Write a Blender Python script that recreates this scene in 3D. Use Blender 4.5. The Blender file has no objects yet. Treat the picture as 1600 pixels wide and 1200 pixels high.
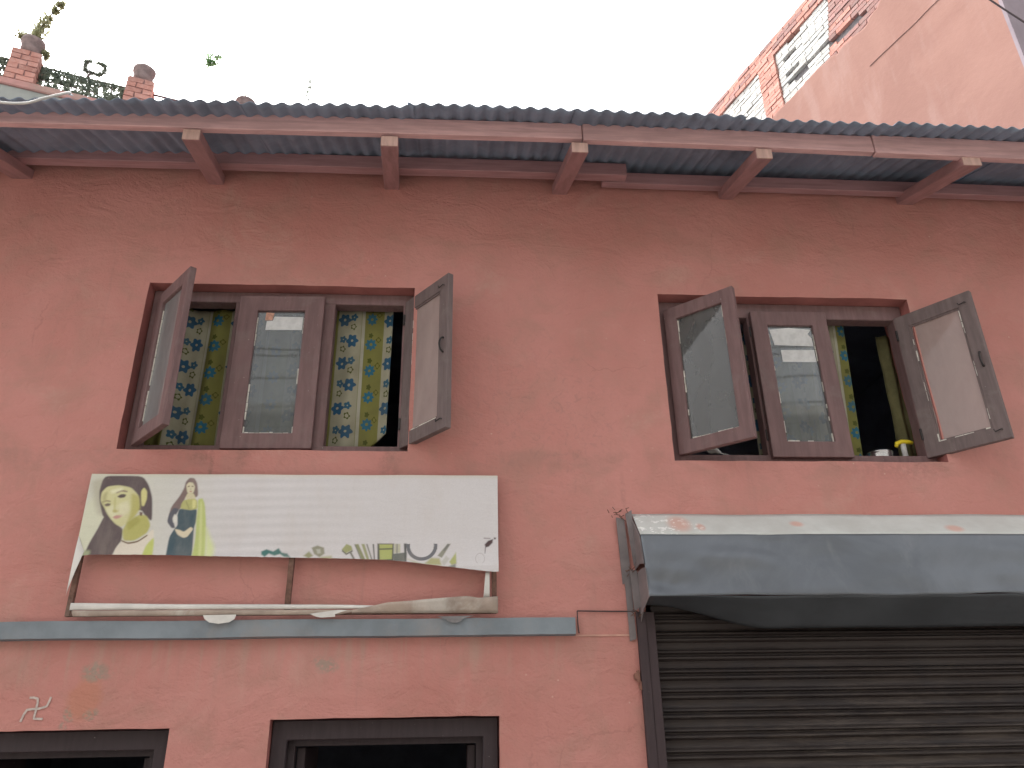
import bpy, bmesh, math, random
import numpy as np
from mathutils import Vector, Matrix, noise
random.seed(7)
sc = bpy.context.scene
COL = sc.collection
PI = math.pi

# ------------------------------------------------------------------ camera
F_PX, PITCH, YAW, ROLL = 1218.4, 0.42400, 0.075214, -0.018568
CAM = Vector((0, -3.6, 1.6))
fw = Vector((math.sin(YAW)*math.cos(PITCH), math.cos(YAW)*math.cos(PITCH), math.sin(PITCH)))
r0 = Vector((math.cos(YAW), -math.sin(YAW), 0)); u0 = r0.cross(fw)
rr = math.cos(ROLL)*r0 + math.sin(ROLL)*u0; uu = -math.sin(ROLL)*r0 + math.cos(ROLL)*u0
cd = bpy.data.cameras.new('camera'); cam = bpy.data.objects.new('camera', cd); COL.objects.link(cam)
cam.matrix_world = Matrix(((rr.x, uu.x, -fw.x, CAM.x), (rr.y, uu.y, -fw.y, CAM.y), (rr.z, uu.z, -fw.z, CAM.z), (0, 0, 0, 1)))
cd.sensor_fit = 'HORIZONTAL'; cd.sensor_width = 36; cd.lens = 36*F_PX/1600
cd.clip_start = .05; cd.clip_end = 500
sc.camera = cam

# ------------------------------------------------------------------ sky, sun, exposure
SUN_EL, SUN_AZ = math.radians(52), math.radians(-50)     # behind the house, to the left
w = bpy.data.worlds.new('World'); sc.world = w; w.use_nodes = True
nt = w.node_tree; nt.nodes.clear()
sky = nt.nodes.new('ShaderNodeTexSky'); sky.sky_type = 'NISHITA'; sky.sun_disc = False
sky.sun_elevation = SUN_EL; sky.sun_rotation = SUN_AZ; sky.dust_density = 5; sky.air_density = 1.0; sky.ozone_density = 1
hs = nt.nodes.new('ShaderNodeHueSaturation'); hs.inputs['Saturation'].default_value = .12
bg = nt.nodes.new('ShaderNodeBackground'); bg.inputs[1].default_value = .14
wo = nt.nodes.new('ShaderNodeOutputWorld')
nt.links.new(sky.outputs[0], hs.inputs['Color']); nt.links.new(hs.outputs[0], bg.inputs[0]); nt.links.new(bg.outputs[0], wo.inputs[0])
ld = bpy.data.lights.new('sun', 'SUN'); ld.energy = .6; ld.angle = math.radians(14); ld.color = (1, .95, .88)
sun = bpy.data.objects.new('sun', ld); COL.objects.link(sun)
sdir = Vector((math.sin(SUN_AZ)*math.cos(SUN_EL), math.cos(SUN_AZ)*math.cos(SUN_EL), math.sin(SUN_EL)))
sun.rotation_euler = sdir.to_track_quat('Z', 'Y').to_euler(); sun.location = (-5, 5, 12)
sc.view_settings.view_transform = 'Standard'; sc.view_settings.look = 'None'
sc.view_settings.gamma = 1; sc.view_settings.use_curve_mapping = False
sc.view_settings.exposure = 1.88

# ------------------------------------------------------------------ node helper
class N:
    def __init__(s, name):
        m = bpy.data.materials.new(name); m.use_nodes = True; s.m = m; s.t = m.node_tree; s.t.nodes.clear()
        s.out = s.n('ShaderNodeOutputMaterial'); s.bs = s.n('ShaderNodeBsdfPrincipled')
        s.l(s.bs.outputs[0], s.out.inputs[0]); s._co = None
    def n(s, k, **kw):
        o = s.t.nodes.new(k)
        for a, b in kw.items(): setattr(o, a, b)
        return o
    def l(s, a, b): s.t.links.new(a, b)
    def put(s, sock, v):
        if hasattr(v, 'is_output') or isinstance(v, bpy.types.NodeSocket): s.l(v, sock)
        else:
            if isinstance(v, tuple) and len(v) == 3 and sock.type == 'RGBA': v = v+(1,)
            sock.default_value = v
    def co(s, kind='Object'):
        if not s._co: s._co = s.n('ShaderNodeTexCoord')
        return s._co.outputs[kind]
    def geo(s):
        return s.n('ShaderNodeNewGeometry').outputs['Position']
    def map(s, v, scale=(1, 1, 1), loc=(0, 0, 0), rot=(0, 0, 0)):
        o = s.n('ShaderNodeMapping'); s.l(v, o.inputs[0]); o.inputs['Scale'].default_value = scale
        o.inputs['Location'].default_value = loc; o.inputs['Rotation'].default_value = rot; return o.outputs[0]
    def noise(s, v, sc_=5, det=4, rough=.5, dist=0, out=0):
        o = s.n('ShaderNodeTexNoise'); s.l(v, o.inputs['Vector']); o.inputs['Scale'].default_value = sc_
        o.inputs['Detail'].default_value = det; o.inputs['Roughness'].default_value = rough; o.inputs['Distortion'].default_value = dist
        return o.outputs[out]
    def ramp(s, f, a, b):
        o = s.n('ShaderNodeMapRange'); o.interpolation_type = 'SMOOTHSTEP'; s.put(o.inputs[0], f)
        o.inputs[1].default_value = a; o.inputs[2].default_value = b; return o.outputs[0]
    def mix(s, f, a, b, mode='MIX'):
        o = s.n('ShaderNodeMix', data_type='RGBA', blend_type=mode)
        s.put(o.inputs[0], f); s.put(o.inputs[6], a); s.put(o.inputs[7], b); return o.outputs[2]
    def M(s, op, a, b=0., c=None):
        o = s.n('ShaderNodeMath', operation=op); s.put(o.inputs[0], a); s.put(o.inputs[1], b)
        if c is not None: s.put(o.inputs[2], c)
        return o.outputs[0]
    def xyz(s, v):
        o = s.n('ShaderNodeSeparateXYZ'); s.l(v, o.inputs[0]); return o.outputs
    def spot(s, v, c, r, soft=.5):
        """soft blob: 1 inside, 0 outside; r = radii"""
        p = s.map(v, scale=tuple(1/q for q in r), loc=tuple(-a/q for a, q in zip(c, r)))
        o = s.n('ShaderNodeVectorMath', operation='LENGTH'); s.l(p, o.inputs[0])
        return s.M('SUBTRACT', 1, s.ramp(o.outputs['Value'], 1-soft, 1+soft))
    def bump(s, h, st=.3, d=.01, prev=None):
        o = s.n('ShaderNodeBump'); o.inputs['Strength'].default_value = st; o.inputs['Distance'].default_value = d
        s.put(o.inputs['Height'], h)
        if prev: s.l(prev, o.inputs['Normal'])
        return o.outputs[0]
    def fin(s, color, rough=.8, metal=0., normal=None, spec=.3):
        s.put(s.bs.inputs['Base Color'], color); s.put(s.bs.inputs['Roughness'], rough)
        s.bs.inputs['Metallic'].default_value = metal; s.bs.inputs['Specular IOR Level'].default_value = spec
        if normal: s.l(normal, s.bs.inputs['Normal'])
        return s.m

def simple(name, c, rough=.8, var=.15, scale=12, bump=.2, bd=.004, metal=0., spec=.3, dirt=None, stretch=(1, 1, 1)):
    k = N(name); p = k.map(k.co(), scale=stretch)
    a = k.noise(p, scale, 6, .6)
    col = k.mix(k.ramp(a, .3, .7), tuple(x*(1-var) for x in c), tuple(min(1, x*(1+var)) for x in c))
    if dirt:
        b = k.noise(p, scale*.35, 6, .7, .4); col = k.mix(k.M('MULTIPLY', k.ramp(b, .5, .68), dirt[3]), col, dirt[:3])
    n = k.bump(k.noise(p, scale*6, 5, .6), bump, bd)
    return k.fin(col, rough, metal, n, spec)

# ------------------------------------------------------------------ materials
def plaster():
    k = N('terracotta plaster'); P = k.geo()
    big = k.noise(P, .9, 4, .55, .3); mid = k.noise(P, 4.5, 6, .62, .4); fine = k.noise(P, 60, 6, .65)
    c = k.mix(k.ramp(big, .3, .7), (.455, .196, .166), (.525, .243, .212))
    c = k.mix(k.M('MULTIPLY', k.ramp(mid, .42, .72), .6), c, (.40, .215, .175))
    # pale chalky washed-out paint
    c = k.mix(k.M('MULTIPLY', k.ramp(k.noise(P, 2.3, 7, .7, .8), .52, .75), .3), c, (.54, .35, .29))
    # rain streaks
    st = k.noise(k.map(P, scale=(9, 9, .55)), 1.5, 6, .65, .2)
    c = k.mix(k.M('MULTIPLY', k.ramp(st, .56, .76), .24), c, (.31, .19, .16))
    # greyish washed drips just under the ledge
    z = k.xyz(P)
    under = k.M('MULTIPLY', k.ramp(z[2], 1.72, 1.98), k.M('SUBTRACT', 1, k.ramp(z[2], 1.99, 2.02)))
    st2 = k.noise(k.map(P, scale=(14, 14, 1.4), loc=(3, 0, 1)), 1.3, 6, .6, .3)
    left = k.M('SUBTRACT', 1, k.ramp(z[0], .35, .62))
    c = k.mix(k.M('MULTIPLY', k.M('MULTIPLY', under, left), k.M('MULTIPLY', k.ramp(st2, .42, .7), .45)), c, (.41, .30, .24))
    # grime under the window sills
    sill = k.M('MULTIPLY', k.ramp(z[2], 2.70, 2.84), k.M('SUBTRACT', 1, k.ramp(z[2], 2.86, 2.88)))
    c = k.mix(k.M('MULTIPLY', sill, k.M('MULTIPLY', k.ramp(mid, .42, .7), .22)), c, (.27, .16, .135))
    for cc, rd, am in (((-1.16, 0, 2.80), (.010, 1, .09), .5), ((-1.22, 0, 2.83), (.05, 1, .035), .4), ((-1.02, 0, 2.83), (.03, 1, .05), .3), ((.80, 0, 2.66), (.012, 1, .10), .2), ((-.33, 0, 2.80), (.05, 1, .07), .3), ((2.2, 0, 2.78), (.25, 1, .05), .25)):
        c = k.mix(k.M('MULTIPLY', k.M('MULTIPLY', k.spot(P, cc, rd, .6), k.ramp(k.noise(P, 30, 5, .7), .35, .6)), am), c, (.20, .12, .10))
    # worn scribbly grey area mid-wall
    g = k.spot(P, (.42, 0, 3.05), (.38, 1, .42), .6)
    c = k.mix(k.M('MULTIPLY', k.M('MULTIPLY', g, k.ramp(k.noise(P, 22, 7, .75, 1.2), .5, .66)), .38), c, (.30, .17, .15))
    # left edge: damp dark run
    # orange touched-up patch with dirty marks above the left door
    dn = k.noise(P, 9, 4, .6, 0, 1); vd = k.n('ShaderNodeVectorMath', operation='MULTIPLY_ADD'); k.l(dn, vd.inputs[0])
    vd.inputs[1].default_value = (.10, .10, .10); k.l(P, vd.inputs[2]); PD = k.map(vd.outputs[0], loc=(-.05, -.05, -.05))
    c = k.mix(k.M('MULTIPLY', k.spot(PD, (-1.53, 0, 1.775), (.065, 1, .08), .35), .5), c, (.47, .20, .12))
    spk = k.ramp(k.noise(P, 55, 4, .6), .38, .52)
    for cc, rd in (((-1.505, 0, 1.868), (.055, 1, .030)), ((-1.572, 0, 1.712), (.018, 1, .022)), ((-1.492, 0, 1.716), (.022, 1, .022)),
                   ((-1.60, 0, 1.672), (.014, 1, .018)), ((-.55, 0, 1.90), (.05, 1, .03))):
        c = k.mix(k.M('MULTIPLY', k.M('MULTIPLY', k.spot(PD, cc, rd, .5), spk), .65), c, (.27, .25, .20))
    # tiny pale chips
    v = k.n('ShaderNodeTexVoronoi'); k.l(P, v.inputs['Vector']); v.inputs['Scale'].default_value = 16
    chip = k.M('MULTIPLY', k.M('SUBTRACT', 1, k.ramp(v.outputs['Distance'], .05, .09)), k.ramp(k.noise(P, 3, 3), .55, .62))
    c = k.mix(k.M('MULTIPLY', chip, .45), c, (.62, .45, .38))
    # hair cracks
    vc = k.n('ShaderNodeTexVoronoi', feature='DISTANCE_TO_EDGE'); k.l(PD, vc.inputs['Vector']); vc.inputs['Scale'].default_value = 2.1
    crack = k.M('MULTIPLY', k.M('SUBTRACT', 1, k.ramp(vc.outputs['Distance'], .002, .010)), k.ramp(k.noise(P, 1.7, 3), .56, .64))
    c = k.mix(k.M('MULTIPLY', crack, .2), c, (.20, .09, .075))
    h = k.M('ADD', k.M('MULTIPLY', fine, .5), k.M('ADD', k.M('MULTIPLY', k.noise(P, 14, 5, .6), 1.2), k.M('MULTIPLY', k.noise(k.map(P, scale=(1, 1, 1.8), rot=(0, .5, 0)), 4, 4, .6, 1.0), 2.2)))
    n = k.bump(h, .7, .009); n = k.bump(crack, -.3, .003, n)
    return k.fin(c, .88, 0, n, .2)
def timber(name, c, worn=(.30, .24, .22), w=.35, ax=(40, 40, 5)):
    k = N(name); P = k.geo()
    g = k.noise(k.map(P, scale=ax), 1, 5, .6, .2)
    col = k.mix(k.ramp(g, .3, .7), tuple(x*.86 for x in c), tuple(x*1.16 for x in c))
    col = k.mix(k.M('MULTIPLY', k.ramp(k.noise(P, 7, 7, .7, .5), .50, .72), w), col, worn)
    v = k.ramp(k.noise(P, 70, 3, .5), .73, .78)
    col = k.mix(k.M('MULTIPLY', v, .5), col, (.5, .46, .42))
    return k.fin(col, .62, 0, k.bump(g, .22, .003), .35)
def glass(name, dust=.16, dcol=(.45, .45, .43), tint=(.9, .92, .9)):
    k = N(name); k.t.nodes.remove(k.bs); P = k.geo()
    tr = k.n('ShaderNodeBsdfTransparent'); tr.inputs[0].default_value = tint+(1,)
    gl = k.n('ShaderNodeBsdfGlossy'); gl.inputs['Roughness'].default_value = .025
    k.l(k.bump(k.noise(P, 3, 1, .5), .03, .01), gl.inputs['Normal'])
    fr = k.n('ShaderNodeFresnel'); fr.inputs[0].default_value = 1.55
    m1 = k.n('ShaderNodeMixShader'); k.l(fr.outputs[0], m1.inputs[0]); k.l(tr.outputs[0], m1.inputs[1]); k.l(gl.outputs[0], m1.inputs[2])
    df = k.n('ShaderNodeBsdfDiffuse'); df.inputs[0].default_value = dcol+(1,)
    tl = k.n('ShaderNodeBsdfTranslucent'); tl.inputs[0].default_value = dcol+(1,)
    ds = k.n('ShaderNodeMixShader'); ds.inputs[0].default_value = .35; k.l(df.outputs[0], ds.inputs[1]); k.l(tl.outputs[0], ds.inputs[2])
    m2 = k.n('ShaderNodeMixShader')
    f = k.M('MULTIPLY_ADD', k.noise(k.map(P, scale=(3, 3, 1.2)), 2.0, 6, .6, .3), dust*.7, dust*.6)
    k.l(f, m2.inputs[0]); k.l(m1.outputs[0], m2.inputs[1]); k.l(ds.outputs[0], m2.inputs[2]); k.l(m2.outputs[0], k.out.inputs[0])
    return k.m
def sheetmetal(name, c, rust=(.16, .09, .06), w=.3, rough=.45, metal=.35, sc_=3):
    k = N(name); P = k.geo()
    a = k.noise(P, sc_, 6, .6, .6); b = k.noise(k.map(P, scale=(1, 1, .35)), sc_*3, 6, .7, .3)
    col = k.mix(k.ramp(a, .3, .7), tuple(x*.82 for x in c), tuple(x*1.15 for x in c))
    col = k.mix(k.M('MULTIPLY', k.ramp(b, .56, .75), w), col, rust)
    return k.fin(col, k.M('MULTIPLY_ADD', a, .25, rough-.1), metal, k.bump(k.noise(P, 30, 4, .6), .12, .003), .4)
def curtain_mat():
    k = N('printed curtain cloth'); uv = k.co('UV'); s = k.xyz(uv); u, v = s[0], s[1]      # metres along and down the cloth
    PER = .30
    def cell(x, p, off=0.):                       # signed distance to the nearest centre of a row with pitch p
        q = k.M('FRACT', k.M('ADD', k.M('DIVIDE', k.M('SUBTRACT', x, off), p), .5)); return k.M('MULTIPLY', k.M('SUBTRACT', q, .5), p)
    ph = k.M('FRACT', k.M('DIVIDE', u, PER))
    cream = k.M('MULTIPLY', k.ramp(ph, .02, .03), k.M('SUBTRACT', 1, k.ramp(ph, .53, .54)))
    col = k.mix(cream, (.185, .18, .055), (.31, .295, .215))
    line = k.M('SUBTRACT', 1, k.ramp(k.M('ABSOLUTE', k.M('SUBTRACT', ph, .575)), .028, .036))
    col = k.mix(line, col, (.37, .36, .29))
    def flower(col, du, dv, r, petals, c, hole=None, ccol=(.5, .5, .3)):
        rad = k.M('SQRT', k.M('ADD', k.M('MULTIPLY', du, du), k.M('MULTIPLY', dv, dv)))
        th = k.M('ARCTAN2', dv, du)
        lim = k.M('MULTIPLY_ADD', k.M('COSINE', k.M('MULTIPLY', th, petals)), r*.15, r*.88)
        m = k.ramp(k.M('SUBTRACT', lim, rad), -.0025, .0025)
        if hole: m = k.M('MULTIPLY', m, k.ramp(rad, hole, hole*1.2))
        return k.mix(m, col, c)
    bl = (.030, .088, .155); gr = (.075, .085, .02)
    wob = k.M('MULTIPLY', k.M('SUBTRACT', k.noise(uv, 7, 2), .5), .016); u = k.M('ADD', u, wob)
    wob2 = k.M('MULTIPLY', k.M('SUBTRACT', k.noise(k.map(uv, loc=(3, 1, 0)), 22, 3), .5), .018); v = k.M('ADD', v, wob2)
    A_, B_, VP_ = PER*.165, PER*.365, .262
    col = flower(col, cell(u, PER, A_), cell(v, VP_, 0), .040, 6, bl, .007)
    col = flower(col, cell(u, PER, B_), cell(v, VP_, .131), .040, 6, bl, .007)
    col = flower(col, cell(u, PER, B_), cell(v, VP_, .012), .024, 5, (.035, .10, .155), .004)
    col = flower(col, cell(u, PER, A_), cell(v, VP_, .143), .024, 5, (.035, .10, .155), .004)
    col = flower(col, cell(u, PER, B_), cell(v, VP_, -.045), .020, 5, gr, .010)
    col = flower(col, cell(u, PER, A_), cell(v, VP_, .085), .020, 5, gr, .010)
    col = flower(col, cell(u, PER, PER*.76), cell(v, .155, .02), .036, 8, (.03, .125, .19), .008)
    col = flower(col, cell(u, PER, PER*.75), cell(v, .155, .078), .016, 5, gr)
    col = flower(col, cell(u, PER, PER*.92), cell(v, .155, .05), .018, 4, (.10, .095, .02), .009)
    P = k.geo(); col = k.mix(k.M('MULTIPLY', k.ramp(k.noise(P, 9, 4), .4, .7), .25), col, (.10, .09, .05))
    k.fin(col, .85, 0, k.bump(k.noise(P, 300, 2), .15, .002), .1)
    return k.m
def brick_mat(name, c, c2, w=.5):
    k = N(name); oi = k.n('ShaderNodeObjectInfo'); P = k.geo()
    col = k.mix(oi.outputs['Random'], tuple(x*.78 for x in c), tuple(min(.9, x*1.18) for x in c))
    col = k.mix(k.M('MULTIPLY', k.ramp(k.noise(P, 14, 6, .7, .3), .42, .62), w), col, c2)
    return k.fin(col, .9, 0, k.bump(k.noise(P, 70, 5, .65), .5, .006), .15)
def leaf_mat(name, c, c2):
    k = N(name); P = k.geo(); col = k.mix(k.ramp(k.noise(P, 14, 3), .35, .65), c, c2)
    k.fin(col, .6, 0, None, .25)
    tl = k.n('ShaderNodeBsdfTranslucent'); k.l(col, tl.inputs[0]); m = k.n('ShaderNodeMixShader'); m.inputs[0].default_value = .45
    k.l(k.bs.outputs[0], m.inputs[1]); k.l(tl.outputs[0], m.inputs[2]); k.l(m.outputs[0], k.out.inputs[0]); return k.m

PLASTER = plaster()
WOOD = timber('maroon painted window timber', (.165, .098, .096), (.21, .16, .15), .4)
WOODG = timber('weathered grey brown timber', (.15, .112, .108), (.215, .18, .165), .5)
DOORW = timber('dark door timber', (.038, .026, .029), (.05, .04, .043), .3)
RAFT = timber('rafter red paint', (.36, .205, .205), (.30, .19, .19), .4, (30, 4, 12))
RAFTEND = timber('bare pale rafter end', (.50, .33, .28), (.35, .2, .17), .3)
PURL = timber('purlin red paint', (.35, .195, .20), (.30, .19, .20), .4, (4, 40, 40))
BOARD = timber('eave board red paint', (.56, .35, .345), (.48, .31, .31), .5, (4, 40, 40))
GLASS_D = glass('dusty window glass', .62, (.20, .20, .195))
GLASS_L = glass('dusty glass with painted reflection', .62, (.36, .37, .37))  # dust tone lightened to stand in for this pane's paler reflection
GLASS_C = glass('clear window glass', .34, (.33, .355, .37))
GLASS_P = glass('dusted glass with wall pink', .70, (.56, .455, .43))  # wall showing through the pane painted in as a pink dust tone
PUTTY = simple('dried white putty', (.62, .59, .53), .8, .2, 40)
IRON = simple('black iron hardware', (.045, .04, .04), .45, .3, 40, metal=.5)
INNER = simple('veil lifted room plaster', (.30, .32, .40), .9, .2, 3)  # walls lifted towards blue to carry the veil over the openings
CURT = curtain_mat()
CORR = sheetmetal('corrugated iron in veil blue grey', (.25, .31, .40), (.20, .20, .22), .5, .6, .15, 4)  # bluish veil over the eaves painted in as lighter, bluer iron
HOODG = sheetmetal('grey painted sheet', (.14, .152, .168), (.21, .22, .23), .4, .36, .35, 2.2)
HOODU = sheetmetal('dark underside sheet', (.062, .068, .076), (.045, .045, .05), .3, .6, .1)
HOODE = sheetmetal('grey brown flashing', (.19, .165, .165), (.13, .11, .10), .3, .6, .1, 9)
def hoodwhite():
    k = N('white flashing paint'); P = k.geo()
    c = k.mix(k.ramp(k.noise(P, 5, 6, .65), .35, .7), (.50, .50, .47), (.58, .59, .56))
    for cc, rd in (((1.035, 0, 2.49), (.05, 1, .045)), ((1.13, 0, 2.47), (.02, 1, .02)), ((1.60, 0, 2.49), (.03, 1, .016)), ((2.35, 0, 2.46), (.04, 1, .02))):
        c = k.mix(k.M('MULTIPLY', k.spot(P, cc, rd, .5), .6), c, (.62, .28, .20))
    fl = k.M('MULTIPLY', k.ramp(k.noise(P, 45, 4, .6), .56, .6), k.M('MULTIPLY', k.ramp(k.noise(P, 5, 3), .52, .6), k.M('SUBTRACT', 1, k.ramp(k.xyz(P)[0], .9, 1.45))))
    c = k.mix(k.M('MULTIPLY', fl, .8), c, (.85, .85, .82))
    return k.fin(c, .7, 0, k.bump(fl, .4, .003), .3)
HOODW = hoodwhite()
def shutter_mat():
    k = N('dirty roller shutter steel'); P = k.geo()
    c = k.mix(k.ramp(k.noise(P, 2.5, 5, .6), .35, .7), (.030, .022, .0205), (.042, .033, .030))
    s = k.noise(k.map(P, scale=(.8, 1, 9)), 4, 7, .75, .3)
    area = k.M('MULTIPLY', k.ramp(k.xyz(P)[0], .85, 1.7), k.M('SUBTRACT', 1, k.ramp(k.xyz(P)[2], 1.55, 1.98)))
    c = k.mix(k.M('MULTIPLY', k.M('MULTIPLY', k.ramp(s, .44, .62), area), .6), c, (.105, .085, .072))
    c = k.mix(k.M('MULTIPLY', k.ramp(k.noise(k.map(P, scale=(1, 1, 2.5)), 6, 7, .8, .6), .58, .70), .45), c, (.065, .052, .040))
    c = k.mix(k.M('MULTIPLY', k.ramp(k.noise(P, 1.6, 6, .7, .5), .55, .62), .35), c, (.020, .018, .021))
    return k.fin(c, .6, .15, k.bump(k.noise(P, 40, 5, .7), .25, .003), .35)
SHUT = shutter_mat()
SHUTJ = timber('shutter guide paint', (.045, .029, .032), (.06, .05, .047), .3)
LEDGE = simple('blue grey painted concrete', (.20, .228, .25), .8, .14, 5, .3, .004, dirt=(.27, .24, .22, .5))
BRPINK = brick_mat('pink red brick', (.52, .255, .205), (.60, .37, .32), .45)
BRBRN = brick_mat('brown pink brick', (.36, .20, .18), (.30, .22, .20), .6)
BRWHT = brick_mat('lime washed pale brick', (.62, .62, .59), (.36, .32, .29), .4)
MORTAR = simple('grey mortar', (.17, .16, .165), .95, .3, 20, .5)
MORTARP = simple('pinkish mortar', (.33, .20, .18), .95, .2, 20, .5)
def nplaster():
    k = N('salmon wall paint'); P = k.geo()
    c = k.mix(k.ramp(k.noise(P, 1.3, 5, .6, .5), .3, .7), (.27, .145, .118), (.315, .175, .142))
    st = k.noise(k.map(P, scale=(4, 4, .8), rot=(0, 0, 0)), 1, 5, .6, .2)
    c = k.mix(k.M('MULTIPLY', k.ramp(st, .5, .7), .35), c, (.37, .245, .215))
    return k.fin(c, .9, 0, k.bump(k.noise(P, 18, 5, .6), .4, .008), .15)
NPL = nplaster()
NGREY = simple('shaded front wall grey violet', (.27, .22, .24), .9, .12, 2)
TSLAB = simple('pink slab edge paint', (.50, .27, .24), .9, .15, 4, dirt=(.30, .30, .24, .5))
TWALL = simple('grey green wall paint', (.34, .35, .32), .9, .12, 2)
POT = simple('weathered grey brown pot', (.24, .18, .17), .85, .25, 14, .4)
RAIL = simple('rusty rail', (.13, .085, .085), .7, .2, 20)
CABLEW = simple('pale grey cable sheath', (.55, .55, .53), .6, .1, 20)
CABLEB = simple('dark cable sheath', (.07, .05, .05), .6, .1, 20)
LEAFG = leaf_mat('veil paled green leaves', (.17, .21, .165), (.28, .32, .25))  # veil over the terrace painted into the leaves as a paler tone
LEAFB = leaf_mat('fresh green leaves', (.18, .32, .15), (.28, .40, .22))
LEAFP = leaf_mat('pale olive leaves', (.26, .27, .15), (.36, .36, .22))
TWIG = simple('dry twig bark', (.12, .09, .085), .9, .2, 20)
RUSTBAR = simple('rusty steel bar', (.14, .075, .055), .8, .3, 30, .4, dirt=(.22, .17, .14, .5))
FLEXB = simple('banner flex back', (.62, .60, .56), .7, .12, 6)
FLEXD = simple('dusty folded flex', (.36, .29, .24), .8, .2, 7, dirt=(.6, .57, .52, .6))
CHALK = simple('white chalk paint', (.52, .44, .40), .95, .15, 90)
STEEL = simple('polished steel', (.55, .56, .58), .25, .08, 20, .05, metal=1.)
YEL = simple('yellow plastic', (.75, .58, .03), .45, .08, 20, .05)
RAG = simple('grey white rag', (.55, .54, .52), .9, .15, 30)
STREET = simple('dusty stone street paving', (.27, .25, .23), .95, .2, 6, .5)
PAVE = simple('stone paving', (.24, .22, .20), .9, .2, 3, .4)
OPW = simple('cream opposite wall', (.46, .44, .40), .9, .12, 2)
OPD = simple('dark opposite window', (.05, .06, .07), .3, .2, 4)

# ------------------------------------------------------------------ mesh helper
class MB:
    def __init__(s): s.v = []; s.f = []
    def add(s, vs, fs):
        b = len(s.v); s.v += [tuple(v) for v in vs]; s.f += [tuple(b+i for i in f) for f in fs]; return s
    def box(s, x0, x1, y0, y1, z0, z1):
        return s.hexa([(x0, y0, z0), (x1, y0, z0), (x1, y1, z0), (x0, y1, z0), (x0, y0, z1), (x1, y0, z1), (x1, y1, z1), (x0, y1, z1)])
    def hexa(s, p):
        return s.add(p, [(0, 3, 2, 1), (4, 5, 6, 7), (0, 1, 5, 4), (1, 2, 6, 5), (2, 3, 7, 6), (3, 0, 4, 7)])
    def prism(s, prof, a, b, fn):
        """profile list of 2-tuples swept from a to b, fn(p,q,t)->xyz"""
        n = len(prof); vs = [fn(p, q, a) for p, q in prof]+[fn(p, q, b) for p, q in prof]
        return s.add(vs, [tuple(range(n))[::-1], tuple(range(n, 2*n))]+[(i, (i+1) % n, n+(i+1) % n, n+i) for i in range(n)])
    def grid(s, nu, nv, fn):
        b = len(s.v)
        for j in range(nv+1):
            for i in range(nu+1): s.v.append(tuple(fn(i/nu, j/nv)))
        for j in range(nv):
            for i in range(nu):
                a = b+j*(nu+1)+i; s.f.append((a, a+1, a+nu+2, a+nu+1))
        return s
    def tube(s, pts, r, n=8, cap=True):
        pts = [Vector(p) for p in pts]; rs = r if isinstance(r, (list, tuple)) else [r]*len(pts)
        b = len(s.v); up = Vector((0, 0, 1))
        d0 = (pts[1]-pts[0]).normalized(); a = d0.orthogonal().normalized()
        for i, p in enumerate(pts):
            d = (pts[min(i+1, len(pts)-1)]-pts[max(i-1, 0)]).normalized(); a = (a-d*a.dot(d)).normalized(); c = d.cross(a)
            for k in range(n):
                t = 2*PI*k/n; s.v.append(tuple(p+rs[i]*(math.cos(t)*a+math.sin(t)*c)))
        for i in range(len(pts)-1):
            for k in range(n): s.f.append((b+i*n+k, b+i*n+(k+1) % n, b+(i+1)*n+(k+1) % n, b+(i+1)*n+k))
        if cap: s.f.append(tuple(b+k for k in range(n))[::-1]); s.f.append(tuple(b+(len(pts)-1)*n+k for k in range(n)))
        return s
    def lathe(s, prof, c, n=20):
        b = len(s.v)
        for r, z in prof:
            for k in range(n): t = 2*PI*k/n; s.v.append((c[0]+r*math.cos(t), c[1]+r*math.sin(t), c[2]+z))
        for i in range(len(prof)-1):
            for k in range(n): s.f.append((b+i*n+k, b+i*n+(k+1) % n, b+(i+1)*n+(k+1) % n, b+(i+1)*n+k))
        return s
    def leaf(s, c, d, nrm, L, W):
        d = d.normalized(); sd = d.cross(nrm).normalized()
        return s.add([c, c+d*L*.45+sd*W*.5, c+d*L, c+d*L*.45-sd*W*.5], [(0, 1, 2, 3)])
    def build(s, name, mat, parent=None, smooth=False, org=None, bevel=0, solid=0, off=0):
        me = bpy.data.meshes.new(name)
        o = org if org is not None else (wloc(parent) if parent else Vector((0, 0, 0)))
        o = Vector(o); me.from_pydata([tuple(Vector(v)-o) for v in s.v], [], s.f)
        me.materials.append(mat)
        if smooth:
            for p in me.polygons: p.use_smooth = True
        ob = bpy.data.objects.new(name, me); COL.objects.link(ob)
        if parent: ob.parent = parent; ob.location = o-wloc(parent)
        else: ob.location = o
        ob['_w'] = tuple(o)
        if bevel:
            m = ob.modifiers.new('bevel', 'BEVEL'); m.width = bevel; m.segments = 1; m.limit_method = 'ANGLE'
        if solid:
            m = ob.modifiers.new('solid', 'SOLIDIFY'); m.thickness = solid; m.offset = off
        return ob
def wloc(o): return Vector(o['_w'])
def thing(name, loc, label, cat, group=None):
    e = bpy.data.objects.new(name, None); COL.objects.link(e); e.location = loc; e['_w'] = tuple(loc); e.empty_display_size = .1
    return tag(e, label, cat, group)
def tag(o, label, cat=None, group=None):
    o['label'] = label
    if cat: o['category'] = cat
    if group: o['group'] = group
    return o
def place(src, name, parent, mat4):
    """linked copy of a mesh object placed with a local matrix"""
    c = src.copy(); COL.objects.link(c); c.parent = parent; c.matrix_basis = mat4; c.name = name; return c
def nz(x, y, z=0.): return noise.noise(Vector((x, y, z)))

# ------------------------------------------------------------------ ground
g = MB().box(-60, 60, -60, 60, -.3, 0).build('street', STREET); g['kind'] = 'structure'
g = MB().box(-14, 14, -.9, -.001, 0, .12).build('pavement', PAVE); g['kind'] = 'structure'

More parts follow.
